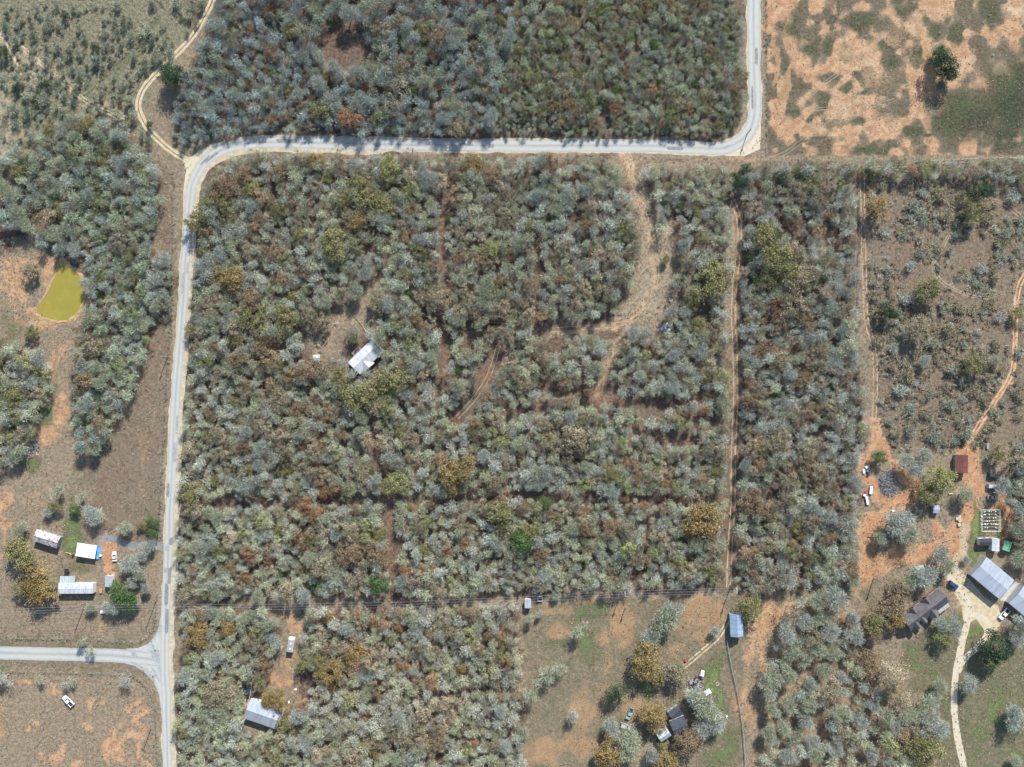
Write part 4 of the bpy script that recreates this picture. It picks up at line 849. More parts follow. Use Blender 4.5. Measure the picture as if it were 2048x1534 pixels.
for x, w_, h_ in ((-1.5, .04, .2), (-1, .26, .3), (0, .36, .32), (1, .26, .3), (1.5, .04, .2)): kv += [(x, -w_, .15), (x, 0, 0), (x, w_, .15), (x, w_ * .5, h_), (x, -w_ * .5, h_)]
MB().add(kv, [(k * 5 + i, k * 5 + (i + 1) % 5, k * 5 + 5 + (i + 1) % 5, k * 5 + 5 + i) for k in range(4) for i in range(5)] + [(0, 1, 2, 3, 4), (24, 23, 22, 21, 20)]).build('hull', LIME, e)
MB().box((0, 0, .34), (.9, .34, .05)).build('seat', BLACK, e)
hs = MB().path([P(154, 1128, .05), P(150, 1138, .05), P(147, 1146, .05), P(144, 1153, .05)], .07, .07, 5).build('garden_hose', ORANGE); tag(hs, 'orange hose lying between the canopy and the trailer home', 'hose')
barrel('barrel', 'small red barrel behind the garden shed', 221, 1148, .35, .6, REDM)
frame_cart('white_cart', 'white cart with dark bins beside the scrap heap', 'cart', 1414.6, 1383, 2.8, 2.0, TRIM, .5)
p = P(1403, 1346); e = empty('utility_buggy', (p.x, p.y, 0), 1.2); tag(e, 'small white utility buggy at the top of the scrap heap', 'buggy')
prism_y('body', [(-1.4, .35), (1.4, .35), (1.45, .75), (.6, .9), (-.5, .7), (-1.4, .85)], 1.5, WHITE_P, e)
MB().box((-.1, 0, 1.85), (1.4, 1.45, .06)).build('roof', WHITE_P, e)
for sx in (-.7, .5):
    for sy in (-1, 1): MB().tube((sx, sy * .65, .75), (sx * .9, sy * .65, 1.83), .04, n=5).build('roof_post', BLACK, e)
for sx in (-.95, .95):
    for sy in (-1, 1): MB().tube((sx, sy * .6, .32), (sx, sy * .85, .32), .32, n=10).build('wheel', BLACK, e)
MB().box((-.35, 0, .95), (.5, 1.2, .35)).build('seat', BLACK, e)
p = P(1372, 1321); e = empty('lawn_mower', (p.x, p.y, 0), .6); tag(e, 'red riding lawn mower on the grass by the sandy track', 'mower')
MB().box((.45, 0, .6), (.8, .55, .45), 0, (.9, .8)).build('hood', REDM, e); MB().box((-.4, 0, .45), (.9, .9, .3)).build('body', REDM, e); MB().box((-.45, 0, .8), (.4, .45, .35)).build('seat', BLACK, e)
for sx, r_ in ((.7, .2), (-.55, .3)):
    for sy in (-1, 1): MB().tube((sx, sy * .35, r_), (sx, sy * .55, r_), r_, n=10).build('wheel', BLACK, e)
p = P(1434.5, 1368); e = empty('fire_ring', (p.x, p.y, 0)); tag(e, 'pale round stone fire ring on the bright green strip', 'fire ring')
for k in range(10): a = k * .628; MB().box((math.cos(a) * .62, math.sin(a) * .62, .16), (.36, .26, .32), a + 1.57, (.85, .8)).build('stone', plain('ring_stone', (.52, .42, .32), .9, .2, 3), e)
table('garden_bench', 'small pale bench in the brush above the yard shed', 'bench', 1901, 987, 1.9, .6, .45, PALEWOOD, .05)
p = P(1345, 1458.5, 2.9)
frame_cart('flat_trailer', 'long white flat trailer nearer the brush pile at the clay yard edge', 'trailer', 1741, 980, 3.4, 1.3, TRIM, 1.45); frame_cart('flat_trailer', 'white flat trailer lowest along the clay yard edge', 'trailer', 1733.5, 1001, 3.6, 1.2, TRIM, 1.75)
table('metal_table', 'white metal table topmost in the junk row by the strip wood', 'table', 1726.5, 942, 1.0, 1.9, .8, TRIM, .05)
for k, (x, y, m, lab) in enumerate(((1734, 941, BLUE, 'blue crate in the junk row beside the strip wood'), (1732, 934, TRIM, 'white crate topmost in the junk row beside the strip wood'), (1736, 948, CHAR, 'dark crate lowest of the junk row beside the strip wood'), (1731, 985, REDM, 'faded red crate beside the long white flat trailer'), (1728, 990, TRIM, 'pale crate between the two white flat trailers'))):
    q_ = P(x, y); e = empty('crate', (q_.x, q_.y, 0), k * .7); tag(e, lab, 'crate')
    MB().box((0, 0, .4), (1.1, .9, .8)).build('box', m, e); MB().box((0, 0, .84), (1.2, 1.0, .07)).build('lid', m, e)
for k, (x, y, lab) in enumerate(((1913, 1037, 'pale wooden hive box topmost of the stack by the clay yard'), (1918, 1034, 'pale wooden hive box topmost beside the clay track'), (1918, 1041, 'pale wooden hive box in the middle beside the clay track'), (1917, 1049, 'pale wooden hive box lowest beside the clay track'))):
    q_ = P(x, y); e = empty('hive_box', (q_.x, q_.y, 0), .1 * k); tag(e, lab, 'box')
    MB().box((0, 0, .35), (1.1, 1.3, .7)).build('box', PALEWOOD, e); MB().box((0, 0, .74), (1.2, 1.4, .08)).build('lid', PALEWOOD, e)
p = P(1952, 888); e = empty('canoe', (p.x, p.y, 0), -.2); tag(e, 'grey-green canoe lying beside the far track', 'canoe')
kv = []
for x, w_ in ((-2.3, .03), (-1.4, .38), (0, .5), (1.4, .38), (2.3, .03)): kv += [(x, -w_, .45), (x, -w_ * .7, .1), (x, w_ * .7, .1), (x, w_, .45)]
MB().add(kv, [(k * 4 + i, k * 4 + i + 1, k * 4 + 5 + i, k * 4 + 4 + i) for k in range(4) for i in range(3)]).build('hull', plain('canoe_green', (.14, .18, .15), .5, .2, 2), e)
for x in (-1, 1): MB().box((x, 0, .38), (.25, .75, .04)).build('thwart', PALEWOOD, e)
table('steel_table', 'narrow steel table standing near the grey-green canoe', 'table', 1974, 892, 1.0, 2.4, .8, STEEL, -.1)
for x, y, lab in ((592, 1378, 'white chair topmost at the trailer clearing edge'), (578, 1403, 'white chair beside the grey-white house corner'), (1453, 1432, 'white chair beside the bright green strip'), (1785, 1021, 'white chair at the edge of the clay yard'), (2038, 1005, 'white chair under the trees beside the garden pen')):
    q_ = P(x, y); e = empty('garden_chair', (q_.x, q_.y, 0), random.random() * 6); tag(e, lab, 'chair')
    MB().box((0, 0, .45), (.75, .75, .08)).build('seat', TRIM, e); MB().box((-.36, 0, .85), (.08, .75, .8)).build('backrest', TRIM, e)
    for sx in (-1, 1):
        for sy in (-1, 1): MB().box((sx * .3, sy * .3, .2), (.08, .08, .42)).build('leg', TRIM, e)
# white railed box under the power line
p = P(1080, 1197); e = empty('stock_tank', (p.x, p.y, 0)); tag(e, 'square white-rimmed water tank under the power line', 'tank')
for s in (-1, 1): MB().box((s * .95, 0, .5), (.22, 2.1, 1.0)).build('tank_side', TRIM, e); MB().box((0, s * .95, .5), (1.68, .2, 1.0)).build('tank_side', TRIM, e)
MB().box((0, 0, .4), (1.68, 1.7, .06)).build('water', glass(), e)

# ------------------------------------------------------------------ heaps of branches and scrap, fallen trees
def heap(name, label, cat, px, py, rx, ry, h, n, mats, lo, hi, th, flat=False, group=None):
    p = P(px, py); e = empty(name, (p.x, p.y, 0)); tag(e, label, cat, group)
    bs = [MB() for _ in mats]; r = random.Random(px)
    for k in range(n):
        a, q_ = r.random() * 6.283, math.sqrt(r.random()); x, y = math.cos(a) * rx * q_, math.sin(a) * ry * q_
        z = max(.08, h * (1 - q_ * q_) * r.uniform(.35, 1.0)); b_ = bs[r.randrange(len(mats))]
        if flat: b_.box((x, y, z), (r.uniform(lo, hi), r.uniform(lo, hi), r.uniform(.05, .4)), r.random() * 3.14)
        else:
            d_ = r.random() * 6.283; l_ = r.uniform(lo, hi) / 2; v = Vector((math.cos(d_), math.sin(d_), r.uniform(-.3, .3))) * l_
            c_ = Vector((x, y, z)); b_.tube(c_ - v, c_ + v, th * r.uniform(.5, 1.2), th * .4, 4, False)
    for b_, m in zip(bs, mats):
        if b_.v: b_.build('scrap_pieces' if flat else 'branches', m, e)['kind'] = 'stuff'
    return e
heap('brush_pile', 'oval grey brush pile ringed by orange clay', 'brush pile', 1777, 966, 4.1, 5.9, 1.7, 520, [plain('dead_twig_grey', (.40, .40, .38), 1, .35, 3), plain('dead_twig_dark', (.14, .13, .125), 1, .35, 3)], 1.4, 3.2, .09)
heap('branch_pile', 'tangled dark branch pile with bleached limbs in the west paddock', 'brush pile', 58, 894, 4.6, 3.4, 1.4, 240, [plain('dead_twig_dark', (.1, .1, .1)), plain('bleached_limb', (.46, .43, .38), 1, .3, 3)], 1.6, 3.6, .1)
heap('debris_heap', 'heap of bleached white debris among the trees below the trail loop', 'debris heap', 1334, 656, 2.4, 1.9, .8, 130, [TRIM, WOOD, plain('bleached_limb', (.46, .43, .38))], .4, 1.5, .1, True)
heap('debris_heap', 'scatter of pale broken boards beside the bleached debris heap', 'debris heap', 1358, 666, 2.8, 1.6, .5, 60, [plain('bleached_limb', (.46, .43, .38)), WOOD], 1.0, 2.6, .08)
heap('scrap_heap', 'round heap of dark and pale scrap in the pasture yard', 'scrap heap', 1390, 1368, 3.6, 3.4, .7, 190, [CHAR, WOOD, CHAR, WOOD, STEEL, plain('rusty_scrap', (.2, .11, .07), .9, .3, 2)], .3, 1.2, .1, True)
heap('scrap_heap', 'small scatter of wooden scrap beside the brown oak in the pasture yard', 'scrap heap', 1374, 1382, 1.5, 1.2, .5, 40, [WOOD, PALEWOOD], .3, 1.0, .1, True)
def log(name, label, pts, r0, r1, mat, limbs=10, ll=2.0, seed=1):
    b = MB(); r = random.Random(seed); W_ = [P(x, y, 0) + Vector((0, 0, r0 + .05)) for x, y in pts]
    e = empty(name, (W_[0].x, W_[0].y, 0)); tag(e, label, 'fallen tree'); o = Vector((W_[0].x, W_[0].y, 0))
    b.path([w - o for w in W_], r0, r1, 7).build('trunk', mat, e)
    for k in range(limbs):
        i = min(len(W_) - 2, int((.35 + .65 * r.random()) * (len(W_) - 1))); c_ = W_[i].lerp(W_[i + 1], r.random()) - o
        d_ = (W_[i + 1] - W_[i]).normalized(); s_ = Vector((-d_.y, d_.x, 0)) * r.choice((-1, 1)); v = (d_ * r.uniform(.2, .8) + s_ * r.uniform(.5, 1) + Vector((0, 0, r.uniform(0, .4)))) * ll * r.uniform(.5, 1.2)
        br = MB().path([c_, c_ + v * .55 + Vector((0, 0, .1)), c_ + v], r1 * .6, r1 * .15, 5).build('branch', mat, e)
        MB().path([c_ + v * .55, c_ + v * .8 + s_ * ll * .25], r1 * .3, r1 * .1, 4).build('twig', mat, br)
BLEACH = plain('bleached_limb', (.46, .43, .38))
log('fallen_tree', 'curved bleached fallen tree reaching to the white gabled house', [(745, 678), (742, 671), (732, 664), (726, 653), (717, 641), (708, 632)], .22, .1, plain('bare_tan_limb', (.42, .35, .27), 1, .3, 3), 12, 2.4, 3)
log('fallen_tree', 'dark red-brown fallen limbs below the white gabled house', [(742, 762), (730, 761), (722, 757), (716, 748)], .17, .07, plain('redbrown_limb', (.20, .13, .1), 1, .3, 3), 8, 2.2, 5)
log('fallen_tree', 'long grey fallen log across the top of the clay yard', [(1812, 1076), (1790, 1074), (1760, 1074), (1736, 1073)], .26, .15, plain('grey_log', (.26, .26, .23), 1, .3, 3), 14, 1.8, 7)
log('fallen_tree', 'straight grey pole lying beside the clay yard track', [(1873, 1087), (1888, 1083), (1904, 1079)], .13, .08, plain('grey_log', (.26, .26, .23)), 2, .6, 9)

# ------------------------------------------------------------------ utility poles and wires
POLEW = plain('pole_wood', (0.16, 0.13, 0.105), 1, .3, 3); CER = plain('grey_insulator', (.62, .62, .6), .4, .1)
def pole(px, py, h, label, arm=None, box=False):
    p = P(px, py); e = empty('utility_pole', (p.x, p.y, 0), arm or 0.0); tag(e, label, 'utility pole', 'utility poles')
    MB().tube((0, 0, -.2), (0, 0, h), .2, .13, 8).build('shaft', POLEW, e)
    tops = []
    if arm is not None:
        c = MB().box((0, 0, h - .35), (.14, 2.4, .14)).build('crossarm', TRIM if box else POLEW, e)
        for y in (-1.1, 0, 1.1): MB().tube((0, y, h - .3), (0, y, h - .02), .07, .05, 6).build('insulator', CER, c)
        ca, sa = math.cos(arm), math.sin(arm)
        tops = [Vector((p.x - y * sa, p.y + y * ca, h)) for y in (-1.1, 0, 1.1)]
    if box or arm is None: MB().tube((.3, 0, h - 1.7), (.3, 0, h - .8), .22, n=8).build('transformer', STEEL, e)
    return tops
LINE = [pole(171, 1207, 10.2, 'utility pole just below the trailer home', 0.03), pole(312, 1203, 9.8, 'utility pole beside the paved road above the junction', 0.03), pole(513, 1205, 9.5, 'utility pole at the top edge of the south-west wood', 0.03), pole(797, 1200, 9.5, 'utility pole where the power line meets the firebreak', 0.03), pole(1038, 1190, 9.5, 'utility pole beside the small pasture shed', 0.05), pole(1244, 1178, 10.2, 'utility pole midway along the pasture hedge', 0.05, True), pole(1461, 1171, 10.5, 'utility pole with a white crossarm at the end of the long track', 0.05, True)]
pole(335, 715, 8.2, 'lone utility pole beside the paved road below the pond'); pole(302, 1458, 7.6, 'lone utility pole in the dry field south of the junction', 0.9); pole(1880, 1094, 7.6, 'utility pole with a lamp in the clay yard'); pole(1747, 1157, 8.2, 'utility pole beside the oaks of the brown-roofed house'); pole(1250, 1216, 5.5, 'short pole below the power line in the pasture'); pole(1494, 268, 7.0, 'pole on the inner side of the road corner'); pole(362, 218, 6.5, 'thin pole beside the sandy lane')
e = empty('power_line', (0, 0, 0)); tag(e, 'three pale overhead wires crossing from the homestead to the long track', 'power line')
for k in range(3):
    b = MB()
    for a, c in zip(LINE[:-1], LINE[1:]):
        n = 12; pts = [a[k].lerp(c[k], t / n) - Vector((0, 0, .9 * 4 * (t / n) * (1 - t / n))) for t in range(n + 1)]
        b.path(pts, .03, .03, 4)
    a = LINE[0][k]; b.path([a, a + Vector((-30, -1.5, -.8)), a + Vector((-60, -3, 0))], .03, .03, 4)
    b.build('wire', plain('aluminium_wire', (.33, .33, .33), .5, .1, 1), e)

# ------------------------------------------------------------------ fences
WIRE = plain('dull_wire', (.16, .15, .14), .8, .2, 1)
def fence(label, pts, h=1.2, gap=4.0, mat=WOOD, rails=3, thick=.12, railr=.015, railm=None):
    line = spline(pts, 1.0); o = Vector((line[0].x, line[0].y, 0)); e = empty('fence', o); tag(e, label, 'fence', 'fences')
    me = None; dist = gap; prev = line[0]; posts = []
    for q_ in line:
        dist += (q_ - prev).length; prev = q_
        if dist >= gap:
            dist = 0; posts.append(q_)
            if me is None: ob = MB().box((0, 0, h / 2), (thick, thick, h)).build('post', mat, e); me = ob.data
            else: ob = bpy.data.objects.new('post', me); COL.objects.link(ob); ob.parent = e
            ob.location = q_ - o
    for k in range(rails):
        z = h * (k + 1) / (rails + .3)
        MB().path([q_ - o + Vector((0, 0, z)) for q_ in posts], railr, railr, 4).build('rail' if railr > .04 else 'wire', railm or WIRE, e)
fence('wire fence along the west verge of the paved road', [(346, 345), (345, 480), (344, 620), (336, 720), (330, 830), (322, 980), (316, 1080)])
fence('wire fence on the north side of the side road', [(-60, 1276), (80, 1277), (200, 1280), (268, 1286), (292, 1276), (308, 1256), (316, 1180)])
fence('wire fence round the dry field south of the side road', [(-60, 1342), (100, 1345), (220, 1348), (268, 1352), (296, 1376), (310, 1420), (316, 1560)])
fence('boundary fence between the strip wood and the scrub field', [(1716, 345), (1717, 480), (1714, 620), (1712, 770)], 1.6, 3.5, WOOD, 4, .16, .035)
fence('pale pipe fence beside the bright green strip', [(1453, 1280), (1462, 1330), (1472, 1375), (1480, 1420), (1486, 1470), (1492, 1560)], 1.3, 3.0, STEEL, 2, .14, .09, STEEL)
fence('wire fence along the bare field by the road', [(1532, -60), (1533, 100), (1534, 230), (1532, 312)]); fence('wire fence along the top of the scrub field', [(1540, 324), (1750, 326), (2110, 322)])
fence('wire fence beside the trailer clearing', [(605, 1340), (598, 1372), (590, 1398), (584, 1412)], 1.4, 2.5, WOOD, 3, .14)
fence('dark boundary fence between the south wood and the pasture', [(1041, 1215), (1040, 1300), (1044, 1400), (1050, 1540)], 1.4, 4.0, WOOD, 3, .14)

# ------------------------------------------------------------------ trees: crowns of twigs or leaves in a unit dome (radius 1, height 1)
def unit(v): return v / np.maximum(np.linalg.norm(v, axis=-1, keepdims=True), 1e-6)
def dome_points(r, n, rmax=0.76, jag=0.05, base=0.16, top=0.92):
    a = r.random(n) * 2 * np.pi; rad = np.sqrt(r.random(n)) * rmax
    z = base + (top - base) * np.sqrt(np.clip(1 - (rad / 1.0) ** 2, 0, 1)) + r.normal(0, jag, n)
    k = 1 + 0.22 * np.sin(a * 2 + r.random() * 6) + 0.15 * np.sin(a * 3 + r.random() * 6)
    return np.stack([rad * k * np.cos(a), rad * k * np.sin(a), np.clip(z, 0.2, 1.0)], 1)
def twig_crown(r, n, lobes, wid=(0.022, 0.045), ln=(0.1, 0.24), lobe_r=(0.3, 0.48), spread=0.64):
    """a crown of bare twigs: overlapping rounded sprays, each a fuzzy ball of fine branchlets that point outwards"""
    C = dome_points(r, lobes, spread, 0.04, 0.2, 0.74); L = r.integers(0, lobes, n); c = C[L]; lr = r.uniform(*lobe_r, lobes)[L][:, None]
    o = unit(r.normal(size=(n, 3)) + np.array([0, 0, 0.35]))
    s = c + o * lr * r.random((n, 1)) ** 0.45 * np.array([1, 1, 0.62])
    d = unit(o * 0.8 + unit(r.normal(size=(n, 3))) * 0.75 + np.array([0, 0, 0.12]))
    l = r.uniform(*ln, (n, 1)) * np.where(r.random((n, 1)) < 0.16, 2.0, 1.0); w = r.uniform(*wid, (n, 1))
    side = unit(np.cross(d, unit(np.array([0, 0, 1.0]) + r.normal(0, 0.6, (n, 3)))))
    t = np.stack([s - side * w * 0.6, s + side * w * 0.6, s + d * l + side * w * 0.25], 1)
    t[..., 2] = np.clip(t[..., 2], 0.02, 1.05)
    tint = np.clip(r.random(lobes)[L] * 0.3 + r.random(n) * 0.75, 0, 1)
    return t, tint, C
def leaf_crown(r, n, clumps, size=(0.055, 0.12), spread=0.125):
    """leaf sprays gathered into uneven clumps, with gaps between them"""
    C = dome_points(r, clumps, 0.85, 0.1, 0.38, 0.95); p = r.random(clumps) + 0.35; L = r.choice(clumps, n, p=p / p.sum()); c = C[L]
    s = c + r.normal(0, 1, (n, 3)) * np.array([spread, spread, spread * 0.8]) * (0.6 + 0.7 * r.random(clumps)[L])[:, None]
    nn = unit(np.array([0, 0, 0.7]) + r.normal(0, 0.7, (n, 3)) + (c - np.array([0, 0, 0.5])) * 0.5)
    u = unit(np.cross(nn, r.normal(size=(n, 3)))); v = np.cross(nn, u); z = r.uniform(*size, (n, 1))
    t = np.stack([s - u * z * 0.8 - v * z * 0.45, s + u * z * 0.9 - v * z * 0.35, s + v * z * 1.0 + u * z * r.uniform(-.4, .4, (n, 1))], 1)
    tint = np.clip(r.random(clumps)[L] * 0.55 + r.random(n) * 0.55, 0, 1)
    return t, tint, C
def tri_mesh(name, T, tint, mat):
    n = len(T); me = np_mesh(name, T.reshape(-1, 3), np.arange(3 * n).reshape(n, 3))
    a = me.attributes.new('tint', 'FLOAT', 'FACE'); a.data.foreach_set('value', tint.astype(np.float32))
    me.materials.append(mat); return me
def trunk_mesh(name, C, r, mat, thick=0.05):
    b = MB(); hub = Vector((r.normal(0, .04), r.normal(0, .04), 0.34))
    b.path([Vector((0, 0, -0.02)), Vector((hub.x * 0.6, hub.y * 0.6, 0.18)), hub], thick, thick * 0.72, 6)
    for c in C[:9]:
        c = Vector(c); mid = hub.lerp(c, 0.5) + Vector((r.normal(0, .05), r.normal(0, .05), r.normal(0, .04)))
        b.path([hub, mid, c], thick * 0.5, thick * 0.12, 4)
    me = bpy.data.meshes.new(name); me.from_pydata(b.v, [], b.f); me.update(); me.materials.append(mat); return me
BARK = plain('grey_bark', (0.23, 0.21, 0.18), 1.0, 0.4, 6, 0.05)
PALE_BARK = plain('pale_lichen_bark', (0.40, 0.39, 0.34), 1.0, 0.35, 6, 0.05)
LEAF = {
 'grey': leaf_mat('twig_grey', (0.44, 0.465, 0.395), (0.36, 0.385, 0.32)), 'sage': leaf_mat('twig_sage', (0.43, 0.45, 0.32), (0.345, 0.365, 0.245)),
 'tan': leaf_mat('leaf_tan', (0.36, 0.29, 0.19), (0.26, 0.24, 0.15)), 'golden': leaf_mat('leaf_golden', (0.36, 0.245, 0.105), (0.27, 0.215, 0.095)),
 'russet': leaf_mat('leaf_russet', (0.31, 0.215, 0.135), (0.25, 0.195, 0.12)), 'orange': leaf_mat('leaf_orange', (0.39, 0.215, 0.115), (0.31, 0.195, 0.11)),
 'olive': leaf_mat('leaf_olive', (0.29, 0.265, 0.12), (0.225, 0.215, 0.10)), 'yellow': leaf_mat('leaf_yellow_green', (0.33, 0.32, 0.135), (0.25, 0.255, 0.11)),
 'green': leaf_mat('leaf_green', (0.15, 0.225, 0.08), (0.09, 0.15, 0.055)), 'dark': leaf_mat('needle_dark_green', (0.095, 0.135, 0.075), (0.06, 0.095, 0.055)),
 'scrub': leaf_mat('scrub_grey_green', (0.34, 0.37, 0.275), (0.25, 0.28, 0.2)), 'bush': leaf_mat('bush_dark_grey_green', (0.2, 0.235, 0.17), (0.135, 0.17, 0.115)),
}
def templates(kind, k, gen, trunk_mat, leaf):
    out = []
    for i in range(k):
        r = np.random.default_rng(1000 * len(kind) + 17 * i + ord(kind[0]))
        T, tint, C = gen(r); out.append((tri_mesh(kind + '_crown', T, tint, leaf), trunk_mesh(kind + '_trunk', C, r, trunk_mat)))
    return out
TPL = {
 'bare': templates('bare', 14, lambda r: twig_crown(r, 2600, int(r.integers(7, 13)), (0.012, 0.027), (0.07, 0.22), (0.32, 0.5), 0.58), PALE_BARK, LEAF['grey']),
 'oak': templates('oak', 14, lambda r: leaf_crown(r, 3200, int(r.integers(34, 56)), (0.026, 0.056), 0.12), BARK, LEAF['olive']),
 'green': templates('green', 6, lambda r: leaf_crown(r, 2600, int(r.integers(30, 48)), (0.03, 0.062), 0.14), BARK, LEAF['green']),
 'snag': templates('snag', 6, lambda r: twig_crown(r, 900, int(r.integers(8, 13)), (0.012, 0.026), (0.08, 0.26), (0.2, 0.36), 0.7), PALE_BARK, LEAF['grey']),
 'shrub': templates('shrub', 10, lambda r: twig_crown(r, 420, int(r.integers(3, 7)), (0.035, 0.075), (0.12, 0.32), (0.35, 0.6)), BARK, LEAF['scrub']),
}

LANDMARKS = [('the pond', 125, 585), ('the white gabled house', 725, 715), ('the road bend', 400, 325), ('the road corner', 1505, 285), ('the road junction', 318, 1310),
 ('the white canopy', 172, 1100), ('the long white trailer home', 150, 1177), ('the rusty barn', 95, 1077), ('the travel trailer', 580, 1290), ('the grey-roofed house', 525, 1430),
 ('the white pasture shed', 1055, 1206), ('the shaded metal shed', 1472, 1250), ('the dark-roofed house', 1360, 1450), ('the brown-roofed house', 1845, 1215), ('the grey barn', 1985, 1155),
 ('the red-roofed shed', 1923, 928), ('the garden pen', 1978, 1040), ('the oval brush pile', 1777, 966), ('the pale debris heap', 1345, 662), ('the tangled branch pile', 58, 895),
 ('the woodland glade', 690, 85), ('the driveway fork', 1918, 1335), ('the clay track mouth', 1252, 318), ('the white pickup in the field', 137, 1402), ('the roadside pole', 335, 715),
 ('the trail loop', 1290, 620), ('the firebreak crossing', 772, 995), ('the long track junction', 1463, 995), ('the curved clay track', 970, 750), ('the woodland power pole', 799, 1204),
 ('the sandy lane bend', 280, 205), ('the savanna sand patch', 110, 140), ('the scrub fence top', 1722, 345), ('the bend of the fence track', 1748, 700), ('the sandy spot on the far track', 2035, 602),
 ('the pipe fence', 1470, 1370), ('the bare field', 1750, 170), ('the lone cedar of the north wood', 1305, 88), ('the rusty oak above the road', 700, 238), ('the golden oak by the road', 460, 560),
 ('the golden oak by the long track', 1405, 1040), ('the green oak on the firebreak', 755, 1170), ('the red firebreak', 885, 560), ('the north wood', 1000, 130), ('the south wood', 850, 1400), ('the south-east grove', 1640, 1380), ('the strip wood', 1600, 880), ('the west wood', 180, 400), ('the lower west wood', 230, 800)]
DIRS = ['right', 'upper right', 'top', 'upper left', 'left', 'lower left', 'bottom', 'lower right']
ORD = ['nearest', 'second', 'third', 'fourth', 'fifth', 'sixth', 'seventh', 'eighth', 'ninth', 'tenth', 'eleventh', 'twelfth', 'thirteenth', 'fourteenth', 'fifteenth', 'sixteenth', 'seventeenth', 'eighteenth', 'nineteenth', 'twentieth']
REG = []           # (object, adjective phrase, px, py)
def label_all():
    buckets = {}
    for o, phrase, x, y in REG:
        d, nm, lx, ly = min((math.hypot(x - lx, y - ly), nm, lx, ly) for nm, lx, ly in LANDMARKS)
        k = int(round(math.atan2(ly - y, x - lx) / (math.pi / 4))) % 8
        if d < 14 and 'oak' in nm or 'cedar' in nm and d < 14: nm, k = nm, -1
        buckets.setdefault((phrase, nm, k), []).append((d, o))
    for (phrase, nm, k), rows in buckets.items():
        rows.sort(key=lambda t: t[0])
        for i, (d, o) in enumerate(rows):
            where = f'from {nm} towards the {DIRS[k]}' if k >= 0 else 'standing out as ' + nm
            o['label'] = f'{phrase}, {ORD[min(i, 19)]} {where}'

MADE = {}
def place(kind, name, x, y, rpx, colour, hratio, phrase, cat, group, trunk=True):
    """one tree or shrub of its own: x, y, rpx say where its crown shows in the photograph"""
    tp = TPL[kind]; R = rpx * MPX; H = max(0.8, R * hratio)
    p = P(x, y, H * 0.7); i = RNG.integers(0, len(tp)); crown_me, trunk_me = tp[i]
    e = empty(name, (p.x, p.y, 0), RNG.random() * 6.283) if trunk else None
    c = bpy.data.objects.new('crown' if trunk else name, crown_me); COL.objects.link(c)
    c.material_slots[0].link = 'OBJECT'; c.material_slots[0].material = LEAF[colour]
    sx = RNG.uniform(0.9, 1.1)
    if trunk:
        e.scale = (R * sx, R * (2 - sx), H); c.parent = e
        t = bpy.data.objects.new('trunk', trunk_me); COL.objects.link(t); t.parent = e
    else:
        e = c; c.location = (p.x, p.y, -0.25 * H); c.rotation_euler = (0, 0, RNG.random() * 6.283); c.scale = (R * sx, R * (2 - sx), H * 1.25)
    tag(e, cat=cat, group=group); REG.append((e, phrase, x, y))
    MADE.setdefault(name, []).append((x, y, rpx))
    return e
CODE = {'b': ('russet', 'russet-brown oak'), 'o': ('olive', 'olive oak'), 'g': ('golden', 'golden-brown oak'), 't': ('tan', 'tan oak'), 'r': ('orange', 'rust-orange oak'), 'y': ('yellow', 'yellow-green oak')}
